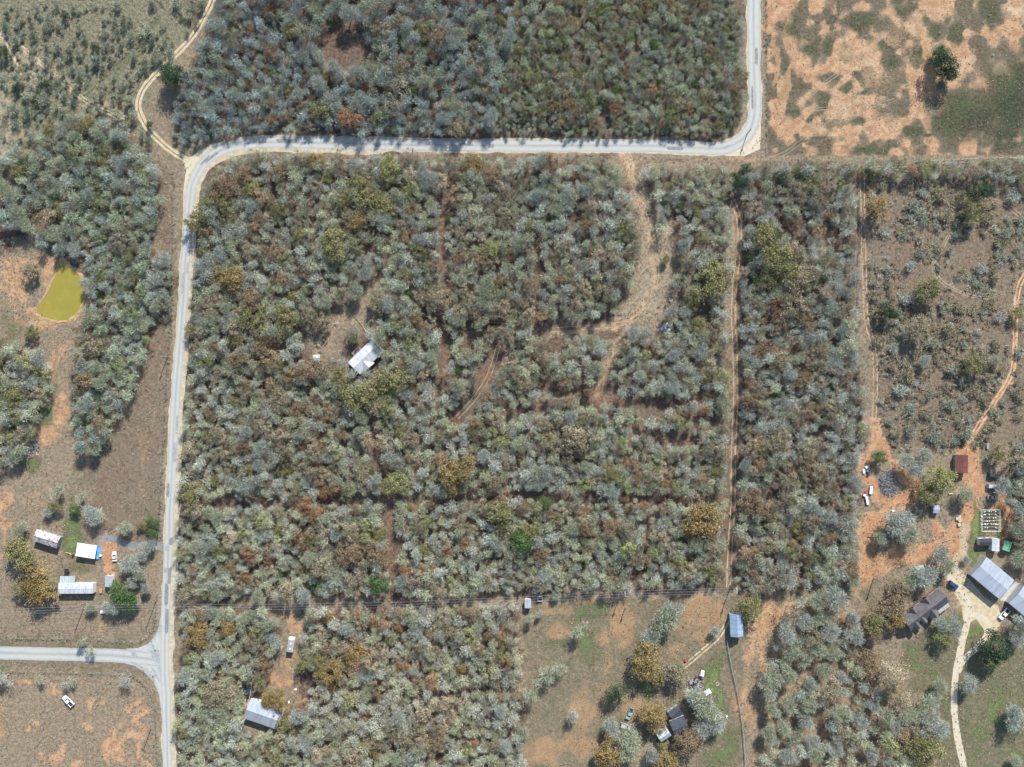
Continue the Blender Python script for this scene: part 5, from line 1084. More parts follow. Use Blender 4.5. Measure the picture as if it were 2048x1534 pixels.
OAKS = '''545 20 14 r;585 60 20 o;545 105 18 b;700 238 24 r;572 236 12 b;655 152 14 o;760 180 9 b;782 178 9 b;898 165 10 r;865 228 10 b;832 195 8 b;820 240 10 b;640 225 22 o;950 170 12 y;913 258 22 t
630 320 17 g;780 338 26 y;722 366 22 o;655 358 10 y;815 376 20 y;945 327 21 g;560 346 17 b;455 372 26 b;490 352 20 b;430 398 18 b;505 380 20 o;1100 330 22 b;1205 18 14 y;1182 32 11 y;1375 40 11 b
395 440 26 o;460 560 27 g;386 660 17 o;452 404 22 o;185 690 25 t;500 600 22 b;508 640 28 o;548 505 21 b;670 492 30 o;712 442 21 g;735 398 26 o;768 412 24 o;825 420 14 g;720 506 9 y;587 592 12 y
572 640 26 o;640 640 21 t;755 600 22 t;985 500 22 y;880 598 26 t;935 602 22 t;950 632 18 b;682 758 22 o;620 742 26 b;786 762 30 o;835 640 16 b;1420 562 38 o;1402 652 20 o;1085 716 17 t;1530 478 28 o;1385 600 18 o
1755 418 25 g;1940 427 24 o;1562 522 36 o;1600 560 30 t;1858 577 27 o;1836 662 27 t;1945 726 24 o;2034 627 13 y;1588 610 27 t;1540 560 22 o;1612 640 20 b;1560 640 18 b
30 792 24 o;40 1104 30 o;62 1128 22 o;70 1158 28 g;82 1182 28 g;52 1182 20 o;100 1172 16 t;175 842 10 y;380 990 24 o;284 1052 9 g;110 1012 13 o;560 800 22 t;600 820 20 b;722 790 34 o;745 810 24 t;565 888 20 t;912 945 34 g;790 968 26 y;722 952 22 t;645 985 12 r;640 932 11 r
612 1012 20 r;632 1030 16 r;1000 1030 30 o;995 1010 20 b;700 1108 26 b;752 1110 24 b;810 1140 13 r;866 1142 12 r;757 1072 16 o;458 1136 14 b;500 1110 18 r;450 1100 14 o;1405 1042 36 g;1382 1056 20 g;1220 946 20 o;1333 968 11 r;1160 880 32 t;1110 892 22 t;1105 1036 16 b;1060 1062 18 o
1045 1012 16 b;1380 1110 12 b;1500 800 18 b;1520 812 18 t;1500 1002 24 b;1530 1020 22 b;1500 866 9 g;1880 960 30 y;1852 986 24 o;1996 906 17 o;395 1265 24 g;402 1282 20 g;452 1256 20 g;430 1386 26 t;445 1400 20 t;370 1466 14 o;662 1346 26 g;712 1308 24 g
608 1326 18 o;640 1322 18 o;548 1392 20 g;562 1408 18 g;534 1404 14 g;572 1450 21 o;540 1486 13 o;806 1335 13 r;745 1242 11 r;796 1252 12 r;660 1232 13 g;925 1336 13 g;750 1500 14 g;812 1472 22 t;836 1462 20 t;870 1482 22 b;780 1455 18 t;730 1430 12 r;685 1432 9 r;760 1395 12 b
1502 1216 25 o;1290 1320 32 g;1302 1340 26 g;1350 1342 26 t;1302 1432 26 g;1318 1442 20 g;1375 1482 26 b;1388 1470 20 b;1220 1502 28 g;1208 1520 20 g;1335 1524 26 g;1395 1440 12 g;1792 1200 26 b;1768 1222 24 b;1790 1238 22 g;1752 1248 24 o;1748 1268 18 b;1800 1172 18 t;1738 1318 22 b;1745 1345 20 b;1855 1500 32 o;1842 1530 24 o
1780 1380 16 t;1700 1300 16 t;420 830 14 b;500 780 16 t;470 800 14 o;430 870 16 t;600 890 14 r;520 700 20 b;470 680 18 o;440 640 14 b;560 560 18 b;610 545 16 t;600 470 18 o;560 420 16 o;520 440 14 b;690 400 20 o;860 460 12 b;1000 620 22 t;1050 600 20 t;1000 560 14 b;1060 450 14 y;1120 560 12 b;1115 515 8 r;1145 570 10 r
1240 455 12 y;1180 500 10 y;1330 520 10 o;1395 420 14 y;1050 770 20 t;1090 850 16 t;1150 760 12 t;1190 720 10 b;1330 790 12 t;1420 750 16 o;1350 840 14 t;1430 940 12 o;1250 1000 9 b;1170 1100 12 t;1290 1120 14 t;1360 1130 16 o;1420 1140 14 o;1080 1110 16 b;930 1090 14 r;895 1105 12 r;890 1060 10 o;860 1010 12 b;850 1100 14 o;960 880 12 b;880 870 16 t
950 850 16 b;820 880 18 t;800 860 14 o;680 870 14 b;640 890 14 r;570 940 14 o;540 970 12 b;500 940 12 o;470 900 14 t;430 960 12 o;560 1060 12 o;620 1080 14 o;540 1120 14 r;490 1150 12 r;600 1140 12 t;1560 720 22 t;1640 700 18 t;1600 760 20 b;1660 820 20 t;1560 880 22 t;1620 930 18 b;1580 960 20 t;1650 990 18 t;1540 1090 20 t;1600 1060 18 o
1660 1080 16 b;1520 930 16 b;1500 640 14 t;1520 700 16 b;1640 600 14 t;1690 760 12 t;1580 1130 14 t;460 20 12 b;500 60 12 b;620 30 10 t;750 60 16 t;800 40 18 t;850 60 16 o;870 110 14 b;770 130 12 b;730 170 10 r;580 180 12 o;500 170 12 b;480 215 10 o;540 240 12 r;950 90 10 t;1000 40 12 o;1040 100 12 y;1090 60 12 y;1130 120 12 o;1250 110 10 r
1250 140 10 b;1160 150 12 o;1100 180 12 o;1050 220 12 o;1300 240 12 t;1350 200 14 t;1400 150 10 b;1420 100 12 b;1450 60 10 o;1380 220 10 r;1440 250 10 o;1230 215 14 r;1190 240 12 t;1120 250 12 t;100 260 16 o;170 250 18 o;215 322 16 o;286 346 13 y;120 415 13 y;240 290 14 t;60 540 18 t;65 665 14 o;200 560 12 o;240 300 12 o;40 340 18 o'''
EVERG = '''1305 88 11 green;1232 182 11 green;1205 204 9 green;1390 170 9 green;1320 165 8 green;95 168 9 dark;70 205 8 dark;35 177 8 dark;192 95 11 dark;7 105 12 dark;130 30 9 dark;345 150 26 dark;372 200 8 green;416 264 8 green;50 330 15 dark;660 42 8 green;520 104 6 green;1000 100 8 green;1960 385 21 dark;1890 132 27 dark;1882 112 18 dark;1896 146 17 dark;1478 362 18 dark;1490 340 14 dark;1560 358 16 dark;1600 350 14 dark;1740 350 12 dark
245 1190 22 green;262 1205 16 green;236 1175 14 green;305 1043 13 green;304 1066 12 green;150 1020 10 green;1045 1084 22 green;1030 1070 12 green;1090 1006 15 green;1135 818 9 green;755 1168 20 green;740 940 8 green;665 905 8 green;625 1175 8 green;1760 914 14 green;1885 1280 16 yellow;1990 1292 28 dark;1978 1312 20 dark;1232 1386 20 dark;1775 622 18 dark;775 1285 9 green;1325 1490 9 yellow;1515 560 12 green
1500 520 12 dark;1550 470 14 dark;1660 770 9 green;1640 560 12 green;1545 790 10 green;640 1170 10 green;560 1150 8 green;1150 925 9 green;1165 905 7 green;1225 1035 8 green;1095 440 8 green;1240 480 7 green;900 440 8 green;740 350 8 green;1165 1130 9 green;915 740 9 green;820 590 9 green;790 665 8 green;1360 410 10 green;200 590 10 dark;300 250 8 dark;25 850 10 green'''
BIGS = '''1330 1250 34;1300 1285 24;1345 1220 22;1155 1262 22;1090 1355 26;1115 1340 20;1060 1390 22;1030 1360 20;1145 1430 18;1225 1455 20;1262 1480 30;1250 1510 22;1385 1395 20;1410 1410 34;1430 1440 26;1405 1455 24;1300 1505 20;1430 1262 12;112 990 20;160 1000 15;185 1030 23;250 1058 17;300 1090 15;262 1128 22;282 1112 16;278 1150 18;288 1175 14;262 1165 15;270 1205 14;220 1215 18;180 1215 14;165 1280 16;178 1300 14;5 1355 20;82 1360 13;145 1365 12;250 1362 16
1790 1045 34;1815 1075 28;1760 1080 18;1880 1105 24;1850 1150 28;1895 1130 20;1820 1165 18;2040 1118 20;2040 1060 22;2045 1250 22;2035 1280 18;1860 1405 26;1880 1370 18;1942 1366 23;2030 1440 30;1910 1255 20;1885 1250 18;1880 1465 24;1860 1440 22;1815 1430 24;1820 930 26;1850 915 18;2005 975 22;2045 940 22;1930 990 20;2030 1520 14;1935 1120 10
345 145 24;325 520 20;310 560 22;330 590 16;60 650 14;1875 100 16;1990 720 14;1850 720 14;290 490 16;130 1370 12;95 1025 12;40 1060 16;1010 1490 18;1180 1175 16;1110 1190 12;1060 1235 16;1080 1225 12'''
for row in OAKS.replace('\n', ';').split(';'):
    x, y, r, c = row.split(); col, phr = CODE[c]; r = float(r)
    size = 'broad ' if r >= 24 else 'small ' if r < 13 else ''
    place('oak', 'oak_tree', float(x), float(y), r * 1.08, col, 1.35 if r < 20 else 1.15, size + phr, 'oak tree', 'oaks still in brown or olive leaf')
for row in EVERG.replace('\n', ';').split(';'):
    x, y, r, c = row.split(); r = float(r)
    place('green', 'evergreen_tree', float(x), float(y), r * 1.05, c, 1.5, {'green': 'bright green evergreen', 'dark': 'dark green evergreen', 'yellow': 'lime green evergreen'}[c], 'evergreen tree', 'evergreen trees')
for row in BIGS.replace('\n', ';').split(';'):
    x, y, r = (float(v) for v in row.split())
    thin = (1020 < x < 1175 and y > 1200) or (x < 330 and y > 1270) or (x < 200 and y < 1010)
    place('snag' if thin else 'bare', 'bare_tree', x, y, r * 1.05, 'sage' if RNG.random() < 0.5 else 'grey', 1.2 if r > 22 else 1.45, 'thin-branched grey tree' if thin else 'leafless grey tree', 'bare tree', 'leafless grey trees')

# ------------------------------------------------------------------ the close-grown woods
BUILT = [(r[0], r[1], r[2]) for v in MADE.values() for r in v]
SP = {   # woods: crown radius range in px, share of bare / sage / tan / rust / olive growth
 'north_west': (10, 19, (.52, .28, .12, .05, .03)), 'north_east': (7.5, 14, (.30, .44, .15, .04, .07)), 'central': (9.5, 17, (.37, .39, .17, .04, .03)),
 'middle_east': (9, 16, (.38, .50, .06, .01, .05)), 'strip': (10, 17, (.39, .32, .22, .05, .02)), 'left': (9.5, 18, (.40, .47, .07, .01, .05)), 'left_low': (9, 16, (.28, .50, .12, .02, .08)),
 'south_west': (10, 17, (.36, .42, .16, .03, .03)), 'south': (10, 17, (.38, .36, .20, .04, .02)), 'south_east': (14, 23, (.5, .4, .08, .01, .01)), 'right_edge': (11, 19, (.5, .3, .16, .02, .02)), 'hedge_east': (9, 15, (.25, .38, .12, .03, .22)),
}
def blocked(x, y, r):
    for p, w in BREAKS.values():
        pass
    return False
TONE = {'north_west': (.78, .85, .9), 'north_east': (.86, .89, .82), 'left': (.9, .97, .95), 'strip': (.95, .95, .95), 'south': (1.0, .97, .92), 'south_west': (.97, .98, .92), 'south_east': (.95, .97, .93), 'central': (.96, .97, .93)}     # kinds of growth differ from wood to wood
grid = {}
def near(x, y, r, k):
    gi, gj = int(x // 50), int(y // 50)
    for a in (-1, 0, 1):
        for b_ in (-1, 0, 1):
            for (u, v, s) in grid.get((gi + a, gj + b_), ()):
                if (x - u) ** 2 + (y - v) ** 2 < ((r + s) * k) ** 2: return True
    return False
def put(x, y, r): grid.setdefault((int(x // 50), int(y // 50)), []).append((x, y, r))
for x, y, r in BUILT: put(x, y, r * 0.8)
TREES = []
for wood, poly in WOODS.items():
    lo, hi, mix = SP[wood]; xs = [p[0] for p in poly]; ys = [p[1] for p in poly]
    A = (max(xs) - min(xs)) * (max(ys) - min(ys)); n = int(A / (lo * lo) * 6)
    X = RNG.uniform(min(xs), max(xs), n); Y = RNG.uniform(min(ys), max(ys), n)
    ok = inside(X, Y, poly) & (X > -75) & (X < 2123) & (Y > -75) & (Y < 1610)
    for p, w in BREAKS.values():
        Dm = seg_dist(X, Y, p); ok &= Dm > w * RNG.uniform(0.75, 1.15, n) + lo * 0.35
    for ex, ey, rx, ry in CLEARINGS: ok &= np.hypot((X - ex) / rx, (Y - ey) / ry) > RNG.uniform(0.85, 1.15, n)
    gap = value_noise(X, Y, 55, 77) * 0.6 + value_noise(X, Y, 24, 78) * 0.4
    ok &= RNG.random(n) < np.clip((gap - 0.18) * 7, 0.06, 1)
    sz = value_noise(X, Y, 60, 79); hue = value_noise(X, Y, 75, 80) * 0.65 + value_noise(X, Y, 30, 81) * 0.35
    for x, y, s, h in zip(X[ok], Y[ok], sz[ok], hue[ok]):
        r = lo * 0.72 + (hi * 1.12 - lo * 0.72) * min(1, max(0, (0.4 * s + 0.6 * RNG.random()) ** 1.25 * 1.15))
        if wood.startswith('north') and y > 240: r *= 0.62
        if near(x, y, r, 0.7 if wood == 'south_east' else 0.575): continue
        put(x, y, r)
        a, b_, c, d, e_ = mix; w = np.array([a * (1.9 - 1.8 * h), b_ * (0.7 + 0.6 * h), c * 3.2 * h ** 2.2, d * 3.2 * h ** 2.5, e_ * (0.4 + 1.2 * h)]); w /= w.sum()
        TREES.append((x, y, r, int(RNG.choice(5, p=w)), TONE.get(wood, (1, 1, 1))))
# the largest bare ones in the picture are trees of their own, the rest one mass
TREES.sort(key=lambda t: -t[2]); taken = len(MADE['bare_tree']); mass = []
for x, y, r, c, tone in TREES:
    if c <= 1 and taken < 300 and 8 < x < 2040 and 8 < y < 1526:
        place('bare', 'bare_tree', x, y, r * 1.12, ('grey', 'sage')[c], RNG.uniform(1.35, 1.8), 'leafless grey tree', 'bare tree', 'leafless grey trees'); taken += 1
    else: mass.append((x, y, r, c, tone))
BASE = np.array([(0.52, 0.535, 0.45), (0.515, 0.53, 0.375), (0.42, 0.35, 0.25), (0.39, 0.25, 0.15), (0.31, 0.32, 0.16)])
ALT = np.array([(0.45, 0.465, 0.39), (0.42, 0.43, 0.295), (0.33, 0.29, 0.2), (0.36, 0.27, 0.17), (0.33, 0.34, 0.17)])
def mass_object(name, items, gens, hr, matname, base, alt):
    """many plants too close-grown to count, as one mesh; every plant has its own turn, size and colour"""
    tp = [g(np.random.default_rng(500 + i * 7)) for i, g in enumerate(gens)]
    idx = np.array([i for i in range(len(items))]); which = RNG.integers(0, len(tp), len(items)); leafy = np.array([t[3] >= 2 for t in items])
    half = len(tp) * 2 // 3
    which = np.where(leafy, half + which % (len(tp) - half), which % half)
    Vs, Cs = [], []
    for k, (T, tint, C) in enumerate(tp):
        sel = [items[i] for i in idx[which == k]]
        if not sel: continue
        m = len(sel); a = RNG.random(m) * 6.283; R = np.array([s[2] for s in sel]) * MPX * 1.12
        H = R * RNG.uniform(*hr, m); Q = np.array([P(s[0], s[1], h * 0.7)[:2] for s, h in zip(sel, H)])
        co, si = np.cos(a), np.sin(a); sx = RNG.uniform(0.85, 1.15, m)
        x, y, z = T[None, ..., 0] * (R * sx)[:, None, None], T[None, ..., 1] * (R * (2 - sx))[:, None, None], T[None, ..., 2] * H[:, None, None]
        V = np.stack([x * co[:, None, None] - y * si[:, None, None] + Q[:, 0, None, None], x * si[:, None, None] + y * co[:, None, None] + Q[:, 1, None, None], z], -1)
        ci = np.array([s[3] for s in sel]); t = RNG.random((m, 1)); bc = (base[ci] * (1 - t) + alt[ci] * t) * np.array([s[4] for s in sel])
        val = (RNG.uniform(0.62, 1.1, (m, 1)) * (0.62 + 0.7 * tint[None, :]))[..., None]
        Cs.append((bc[:, None, :] * val).reshape(-1, 3)); Vs.append(V.reshape(-1, 3))
    V = np.concatenate(Vs); Cc = np.concatenate(Cs); n = len(Cc)
    me = np_mesh(name, V, np.arange(3 * n).reshape(n, 3))
    at = me.attributes.new('leaf_colour', 'FLOAT_COLOR', 'FACE')
    at.data.foreach_set('color', np.concatenate([Cc, np.ones((n, 1))], 1).astype(np.float32).ravel())
    me.materials.append(face_colour_mat(matname))
    o = bpy.data.objects.new(name, me); COL.objects.link(o); tag(o, kind='stuff'); return o, n
def stemmed(c):
    """adds a three-sided tapered stem and four limbs under a crown"""
    T, tint, C = c; ts = []
    def cone(a, b, w):
        for k in range(3):
            t0, t1 = 2.094 * k, 2.094 * (k + 1)
            ts.append([(a[0] + math.cos(t0) * w, a[1] + math.sin(t0) * w, a[2]), (a[0] + math.cos(t1) * w, a[1] + math.sin(t1) * w, a[2]), b])
    cone((0, 0, -0.02), (0.02, 0.01, 0.75), 0.05)
    for q_ in C[:4]: cone((0, 0, 0.2), tuple(q_), 0.028)
    return np.concatenate([T, np.array(ts)]), np.concatenate([tint, np.full(len(ts), 0.25)]), C
gens = [lambda r: twig_crown(r, 640, int(r.integers(5, 10)), (0.017, 0.042), (0.09, 0.28), (0.38, 0.6), 0.54)] * 20 + [lambda r: leaf_crown(r, 1500, int(r.integers(22, 36)), (0.028, 0.058), 0.14)] * 10
gens = [(lambda g: lambda r: stemmed(g(r)))(g) for g in gens]
def instanced_growth_mat(name):
    m = bpy.data.materials.new(name); m.use_nodes = True; MATS[name] = m
    nt = m.node_tree; nt.nodes.clear()
    out = N(nt, 'ShaderNodeOutputMaterial'); d = N(nt, 'ShaderNodeBsdfDiffuse')
    tc = N(nt, 'ShaderNodeAttribute'); tc.attribute_type = 'INSTANCER'; tc.attribute_name = 'tree_colour'
    at = N(nt, 'ShaderNodeAttribute'); at.attribute_name = 'tint'
    v = math_n(nt, 'ADD', math_n(nt, 'MULTIPLY', at.outputs['Fac'], 1.0), 0.5)
    mul = N(nt, 'ShaderNodeVectorMath', operation='SCALE'); nt.links.new(tc.outputs['Color'], mul.inputs[0]); nt.links.new(v, mul.inputs['Scale'])
    nt.links.new(mul.outputs[0], d.inputs['Color'])
    tr = N(nt, 'ShaderNodeBsdfTranslucent'); nt.links.new(mul.outputs[0], tr.inputs['Color'])
    mx = N(nt, 'ShaderNodeMixShader'); mx.inputs[0].default_value = 0.15
    nt.links.new(d.outputs[0], mx.inputs[1]); nt.links.new(tr.outputs[0], mx.inputs[2]); nt.links.new(mx.outputs[0], out.inputs[0])
    return m
def forest_object(items, gens, hr, base, alt):
    """the woodland mass: one object that sets out every tree from thirty crowns, each with its own turn, size and colour"""
    mat = instanced_growth_mat('forest_growth'); src = []
    for i, g in enumerate(gens):
        T, tint, C = g(np.random.default_rng(500 + i * 7)); src.append(bpy.data.objects.new('growth', tri_mesh('growth', T, tint, mat)))
    m = len(items); half = 20; leafy = np.array([t[3] >= 2 for t in items]); rnd = RNG.integers(0, 1000, m)
    which = np.where(leafy, half + rnd % (len(gens) - half), rnd % half).astype(np.int32)
    R = np.array([t[2] for t in items]) * MPX * 1.12; H = R * RNG.uniform(*hr, m)
    Q = np.array([P(t[0], t[1], h * 0.7)[:2] for t, h in zip(items, H)]); sx = RNG.uniform(0.85, 1.15, m)
    ci = np.array([t[3] for t in items]); q_ = RNG.random((m, 1))
    col = (base[ci] * (1 - q_) + alt[ci] * q_) * np.array([t[4] for t in items]) * RNG.uniform(0.66, 1.1, (m, 1))
    me = bpy.data.meshes.new('forest'); me.vertices.add(m)
    me.vertices.foreach_set('co', np.concatenate([Q, np.zeros((m, 1))], 1).astype(np.float32).ravel())
    for nm, ty, key, val in (('variant', 'INT', 'value', which), ('turn', 'FLOAT', 'value', (RNG.random(m) * 6.283).astype(np.float32)), ('size', 'FLOAT_VECTOR', 'vector', np.stack([R * sx, R * (2 - sx), H], 1).astype(np.float32)), ('tree_colour', 'FLOAT_COLOR', 'color', np.concatenate([col, np.ones((m, 1))], 1).astype(np.float32))):
        me.attributes.new(nm, ty, 'POINT').data.foreach_set(key, np.ascontiguousarray(val).ravel())
    me.materials.append(mat)
    o = bpy.data.objects.new('forest', me); COL.objects.link(o); tag(o, kind='stuff')
    ng = bpy.data.node_groups.new('set_out_trees', 'GeometryNodeTree')
    ng.interface.new_socket('Geometry', in_out='INPUT', socket_type='NodeSocketGeometry'); ng.interface.new_socket('Geometry', in_out='OUTPUT', socket_type='NodeSocketGeometry')
    gi, go = ng.nodes.new('NodeGroupInput'), ng.nodes.new('NodeGroupOutput'); jn = ng.nodes.new('GeometryNodeJoinGeometry')
    for s_ in reversed(src):          # a join puts the last link first
        oi = ng.nodes.new('GeometryNodeObjectInfo'); oi.inputs['Object'].default_value = s_; oi.inputs['As Instance'].default_value = False
        g2i = ng.nodes.new('GeometryNodeGeometryToInstance'); ng.links.new(oi.outputs['Geometry'], g2i.inputs[0]); ng.links.new(g2i.outputs[0], jn.inputs[0])
    iop = ng.nodes.new('GeometryNodeInstanceOnPoints'); iop.inputs['Pick Instance'].default_value = True
    def attr(nm, ty):
        n = ng.nodes.new('GeometryNodeInputNamedAttribute'); n.data_type = ty; n.inputs['Name'].default_value = nm; return n.outputs['Attribute']
    cx_ = ng.nodes.new('ShaderNodeCombineXYZ'); ng.links.new(attr('turn', 'FLOAT'), cx_.inputs['Z'])
    e2r = ng.nodes.new('FunctionNodeEulerToRotation'); ng.links.new(cx_.outputs[0], e2r.inputs[0])
    ng.links.new(gi.outputs[0], iop.inputs['Points']); ng.links.new(jn.outputs[0], iop.inputs['Instance']); ng.links.new(attr('variant', 'INT'), iop.inputs['Instance Index'])
    ng.links.new(e2r.outputs[0], iop.inputs['Rotation']); ng.links.new(attr('size', 'FLOAT_VECTOR'), iop.inputs['Scale'])
    ng.links.new(iop.outputs[0], go.inputs[0])
    md = o.modifiers.new('set_out_trees', 'NODES'); md.node_group = ng
    return o, m
forest, nf = forest_object(mass, gens, (1.5, 2.1), BASE, ALT)
tag(forest, 'close-grown grey and tan woodland filling the blocks between the roads and tracks', 'woodland')

# ------------------------------------------------------------------ shrubs standing apart in the savanna and the scrub field
def scatter(poly, n, kmin, rlo, rhi, fn, avoid=(), power=2.0):
    xs = [p[0] for p in poly]; ys = [p[1] for p in poly]; got = 0
    X = RNG.uniform(min(xs), max(xs), n * 30); Y = RNG.uniform(min(ys), max(ys), n * 30); ok = inside(X, Y, poly)
    for p, w in avoid: ok &= seg_dist(X, Y, p) > w
    cl = value_noise(X, Y, 26, 131) * 0.55 + value_noise(X, Y, 70, 132) * 0.45
    ok &= RNG.random(len(X)) < np.clip((cl - 0.33) * 4.0, 0.06, 1)        # plants gather in thickets
    for x, y in zip(X[ok], Y[ok]):
        if got >= n: break
        r = rlo + (rhi - rlo) * RNG.random() ** power
        if near(x, y, r, kmin): continue
        put(x, y, r); got += 1; fn(x, y, r)
av = [(ROAD, 24), (LANE, 10), (SIDE_ROAD, 20)] + [(TRACKS[k], 9) for k in ('far_track', 'fence_track')]
shr_n = [0]
def shrub(x, y, r, cols=('scrub', 'scrub', 'bush', 'sage'), hr=(0.9, 1.5)):
    if not (4 < x < 2044 and 4 < y < 1530): return
    c = cols[RNG.integers(0, len(cols))]
    place('shrub', 'shrub', x, y, r, c, RNG.uniform(*hr), {'scrub': 'grey-green shrub', 'bush': 'dark grey-green shrub', 'sage': 'pale sage shrub', 'grey': 'grey twiggy shrub', 'tan': 'tan shrub', 'yellow': 'yellow-green shrub', 'green': 'green shrub', 'olive': 'olive shrub'}[c], 'shrub', 'shrubs standing apart', False)
SAV = [(0, 0), (415, 0), (390, 70), (300, 160), (280, 235), (310, 300), (215, 240), (150, 228), (60, 290), (0, 330)]
scatter(SAV, 185, 0.8, 5.5, 17, lambda x, y, r: shrub(x, y, r, ('scrub', 'bush', 'scrub', 'sage', 'bush')), av + [([(60, 300), (200, 165), (320, 40)], 9)], 1.6)
SCR = [(1728, 360), (2044, 360), (2044, 880), (1965, 890), (1800, 900), (1765, 860), (1740, 640)]
scatter(SCR, 108, 0.9, 8, 20, lambda x, y, r: shrub(x, y, r, ('tan', 'scrub', 'grey', 'tan', 'scrub'), (0.6, 1.0)), av, 1.5)
LOW = []
def low(x, y, r): LOW.append((x, y, r, int(RNG.choice(5, p=(.34, .30, .22, .05, .09))), (1, 1, 1)))
scatter([(-60, -60), (430, -60), (300, 160), (285, 240), (300, 300), (215, 240), (60, 290), (-60, 330)], 900, 0.45, 1.5, 4.5, low, av)
scatter([(1728, 350), (2110, 350), (2110, 880), (1965, 900), (1800, 905), (1765, 860), (1740, 640)], 2000, 0.4, 2.2, 7.0, lambda x, y, r: LOW.append((x, y, r, int(RNG.choice(5, p=(.14, .2, .46, .06, .14))), (.85, .85, .85))), av)
for wood, poly in WOODS.items():
    A = (max(p[0] for p in poly) - min(p[0] for p in poly)) * (max(p[1] for p in poly) - min(p[1] for p in poly))
    scatter(poly, int(A / 1500), 0.42, 2.5, 6.0, low, [(ROAD, 22), (LANE, 10), (SIDE_ROAD, 20)] + [(v[0], v[1] * 0.7) for v in BREAKS.values()])
for poly, n in (([(1045, 1210), (1470, 1205), (1480, 1530), (1050, 1530)], 60), ([(180, 900), (330, 620), (325, 1090), (200, 1060)], 40), ([(0, 1345), (310, 1350), (315, 1530), (0, 1530)], 40), ([(0, 490), (60, 490), (90, 640), (0, 700)], 20), ([(1540, 20), (2040, 20), (2040, 310), (1540, 310)], 60), ([(1730, 900), (2040, 890), (2030, 1150), (1730, 1160)], 90), ([(600, 560), (800, 540), (780, 700), (600, 760)], 70), ([(1262, 400), (1345, 400), (1355, 640), (1220, 680)], 110), ([(385, 312), (1480, 312), (1480, 330), (385, 335)], 60), ([(300, 330), (345, 330), (345, 640), (320, 1080), (328, 700)], 40)):
    scatter(poly, n, 0.5, 1.2, 3.2, low, [(ROAD, 19), (SIDE_ROAD, 19)])
for pts in ([(346, 345), (345, 480), (344, 620), (336, 720), (330, 830), (322, 980), (316, 1080)], [(-20, 1276), (80, 1277), (200, 1280), (268, 1286), (292, 1276), (308, 1256), (316, 1180)], [(-20, 1342), (100, 1345), (220, 1348), (268, 1352), (296, 1376), (310, 1420), (316, 1534)], [(1532, 0), (1533, 100), (1534, 230), (1532, 312)]):
    for (x0, y0), (x1, y1) in zip(pts[:-1], pts[1:]):          # weeds along the fence lines
        for k in range(int(math.hypot(x1 - x0, y1 - y0) / 3.5)):
            t = RNG.random(); low(x0 + (x1 - x0) * t + RNG.normal(0, 1.6), y0 + (y1 - y0) * t + RNG.normal(0, 1.6), RNG.uniform(1.2, 3.0))
g2 = [lambda r: twig_crown(r, 58, int(r.integers(3, 6)), (0.08, 0.17), (0.2, 0.5), (0.4, 0.6))] * 8 + [lambda r: leaf_crown(r, 58, int(r.integers(5, 9)), (0.14, 0.26), 0.22)] * 4
under, nu = mass_object('undergrowth', LOW, g2, (0.6, 1.1), 'undergrowth_leaf', BASE * 0.85, ALT * 0.8)
tag(under, 'low brush and weeds between the trees and over the scrub', 'undergrowth')
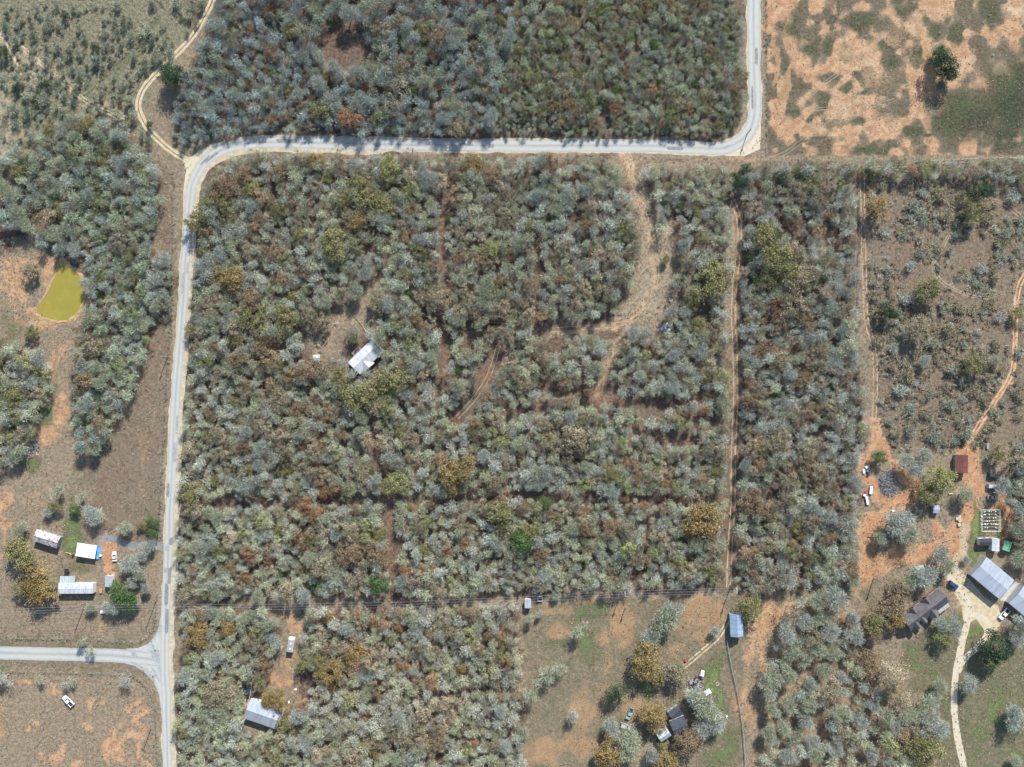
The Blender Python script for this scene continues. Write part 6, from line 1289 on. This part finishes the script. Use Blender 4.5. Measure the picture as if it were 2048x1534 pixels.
# ------------------------------------------------------------------ dry grass tufts over the open ground
def tufts(n):
    X = RNG.uniform(0, 2048, n * 3); Y = RNG.uniform(0, 1534, n * 3)
    ok = np.ones(len(X), bool)
    for k, p in WOODS.items(): ok &= ~inside(X, Y, p)
    ok &= (seg_dist(X, Y, ROAD) > 19) & (seg_dist(X, Y, SIDE_ROAD) > 16) & (seg_dist(X, Y, LANE) > 7) & (np.hypot((X - 125) / 50, (Y - 585) / 64) > 1)
    for b0, b1, b2, b3 in ((696, 678, 768, 750), (66, 1059, 123, 1096), (117, 1153, 187, 1187), (150, 1085, 195, 1118), (210, 1151, 226, 1173), (489, 1397, 570, 1460), (1459, 1228, 1486, 1273), (1300, 1405, 1386, 1486), (1803, 1174, 1894, 1264), (1942, 1114, 2048, 1250), (1911, 909, 1936, 946), (1958, 1018, 2024, 1104)):
        ok &= ~((X > b0) & (X < b1 if b1 > b0 else X < b2) & (X < b2) & (Y > b1) & (Y < b3))
    f = value_noise(X, Y, 40, 91) * 0.5 + value_noise(X, Y, 12, 92) * 0.5
    ok &= RNG.random(len(X)) < np.clip((f - 0.25) * 2.2, 0.05, 1)
    ok &= ~((X > 1530) & (Y < 315) & (RNG.random(len(X)) < 0.75))
    X, Y = X[ok][:n], Y[ok][:n]; m = len(X)
    Q = np.array([P(x, y)[:2] for x, y in zip(X, Y)]); a = RNG.random((m, 3)) * 6.283; r = RNG.uniform(0.12, 0.38, (m, 1)); h = RNG.uniform(0.12, 0.5, (m, 1))
    V = np.zeros((m, 3, 3, 3))
    c, s_ = np.cos(a) * r, np.sin(a) * r
    V[:, :, 0, 0] = Q[:, :1] - s_ * .6; V[:, :, 0, 1] = Q[:, 1:] + c * .6; V[:, :, 1, 0] = Q[:, :1] + s_ * .6; V[:, :, 1, 1] = Q[:, 1:] - c * .6
    V[:, :, 2, 0] = Q[:, :1] + c * 1.5; V[:, :, 2, 1] = Q[:, 1:] + s_ * 1.5; V[:, :, 2, 2] = h; V[:, :, :2, 2] = .01
    pal = np.array([(0.32, 0.24, 0.155), (0.23, 0.18, 0.12), (0.17, 0.17, 0.095), (0.12, 0.095, 0.07)])
    C = pal[RNG.choice(4, m, p=(.35, .3, .2, .15))] * RNG.uniform(.8, 1.15, (m, 1)); C = np.repeat(C, 3, 0)
    me = np_mesh('grass', V.reshape(-1, 3), np.arange(m * 9).reshape(-1, 3))
    at = me.attributes.new('leaf_colour', 'FLOAT_COLOR', 'FACE'); at.data.foreach_set('color', np.concatenate([C, np.ones((len(C), 1))], 1).astype(np.float32).ravel())
    me.materials.append(face_colour_mat('dry_grass_blade')); o = bpy.data.objects.new('grass', me); COL.objects.link(o); tag(o, 'dry grass tufts over the paddocks and verges', 'grass', kind='stuff')
tufts(40000)
label_all()
print('TREES', len(TREES), 'mass', len(mass), 'forest tris', nf, 'under', len(LOW), nu, {k: len(v) for k, v in MADE.items()})
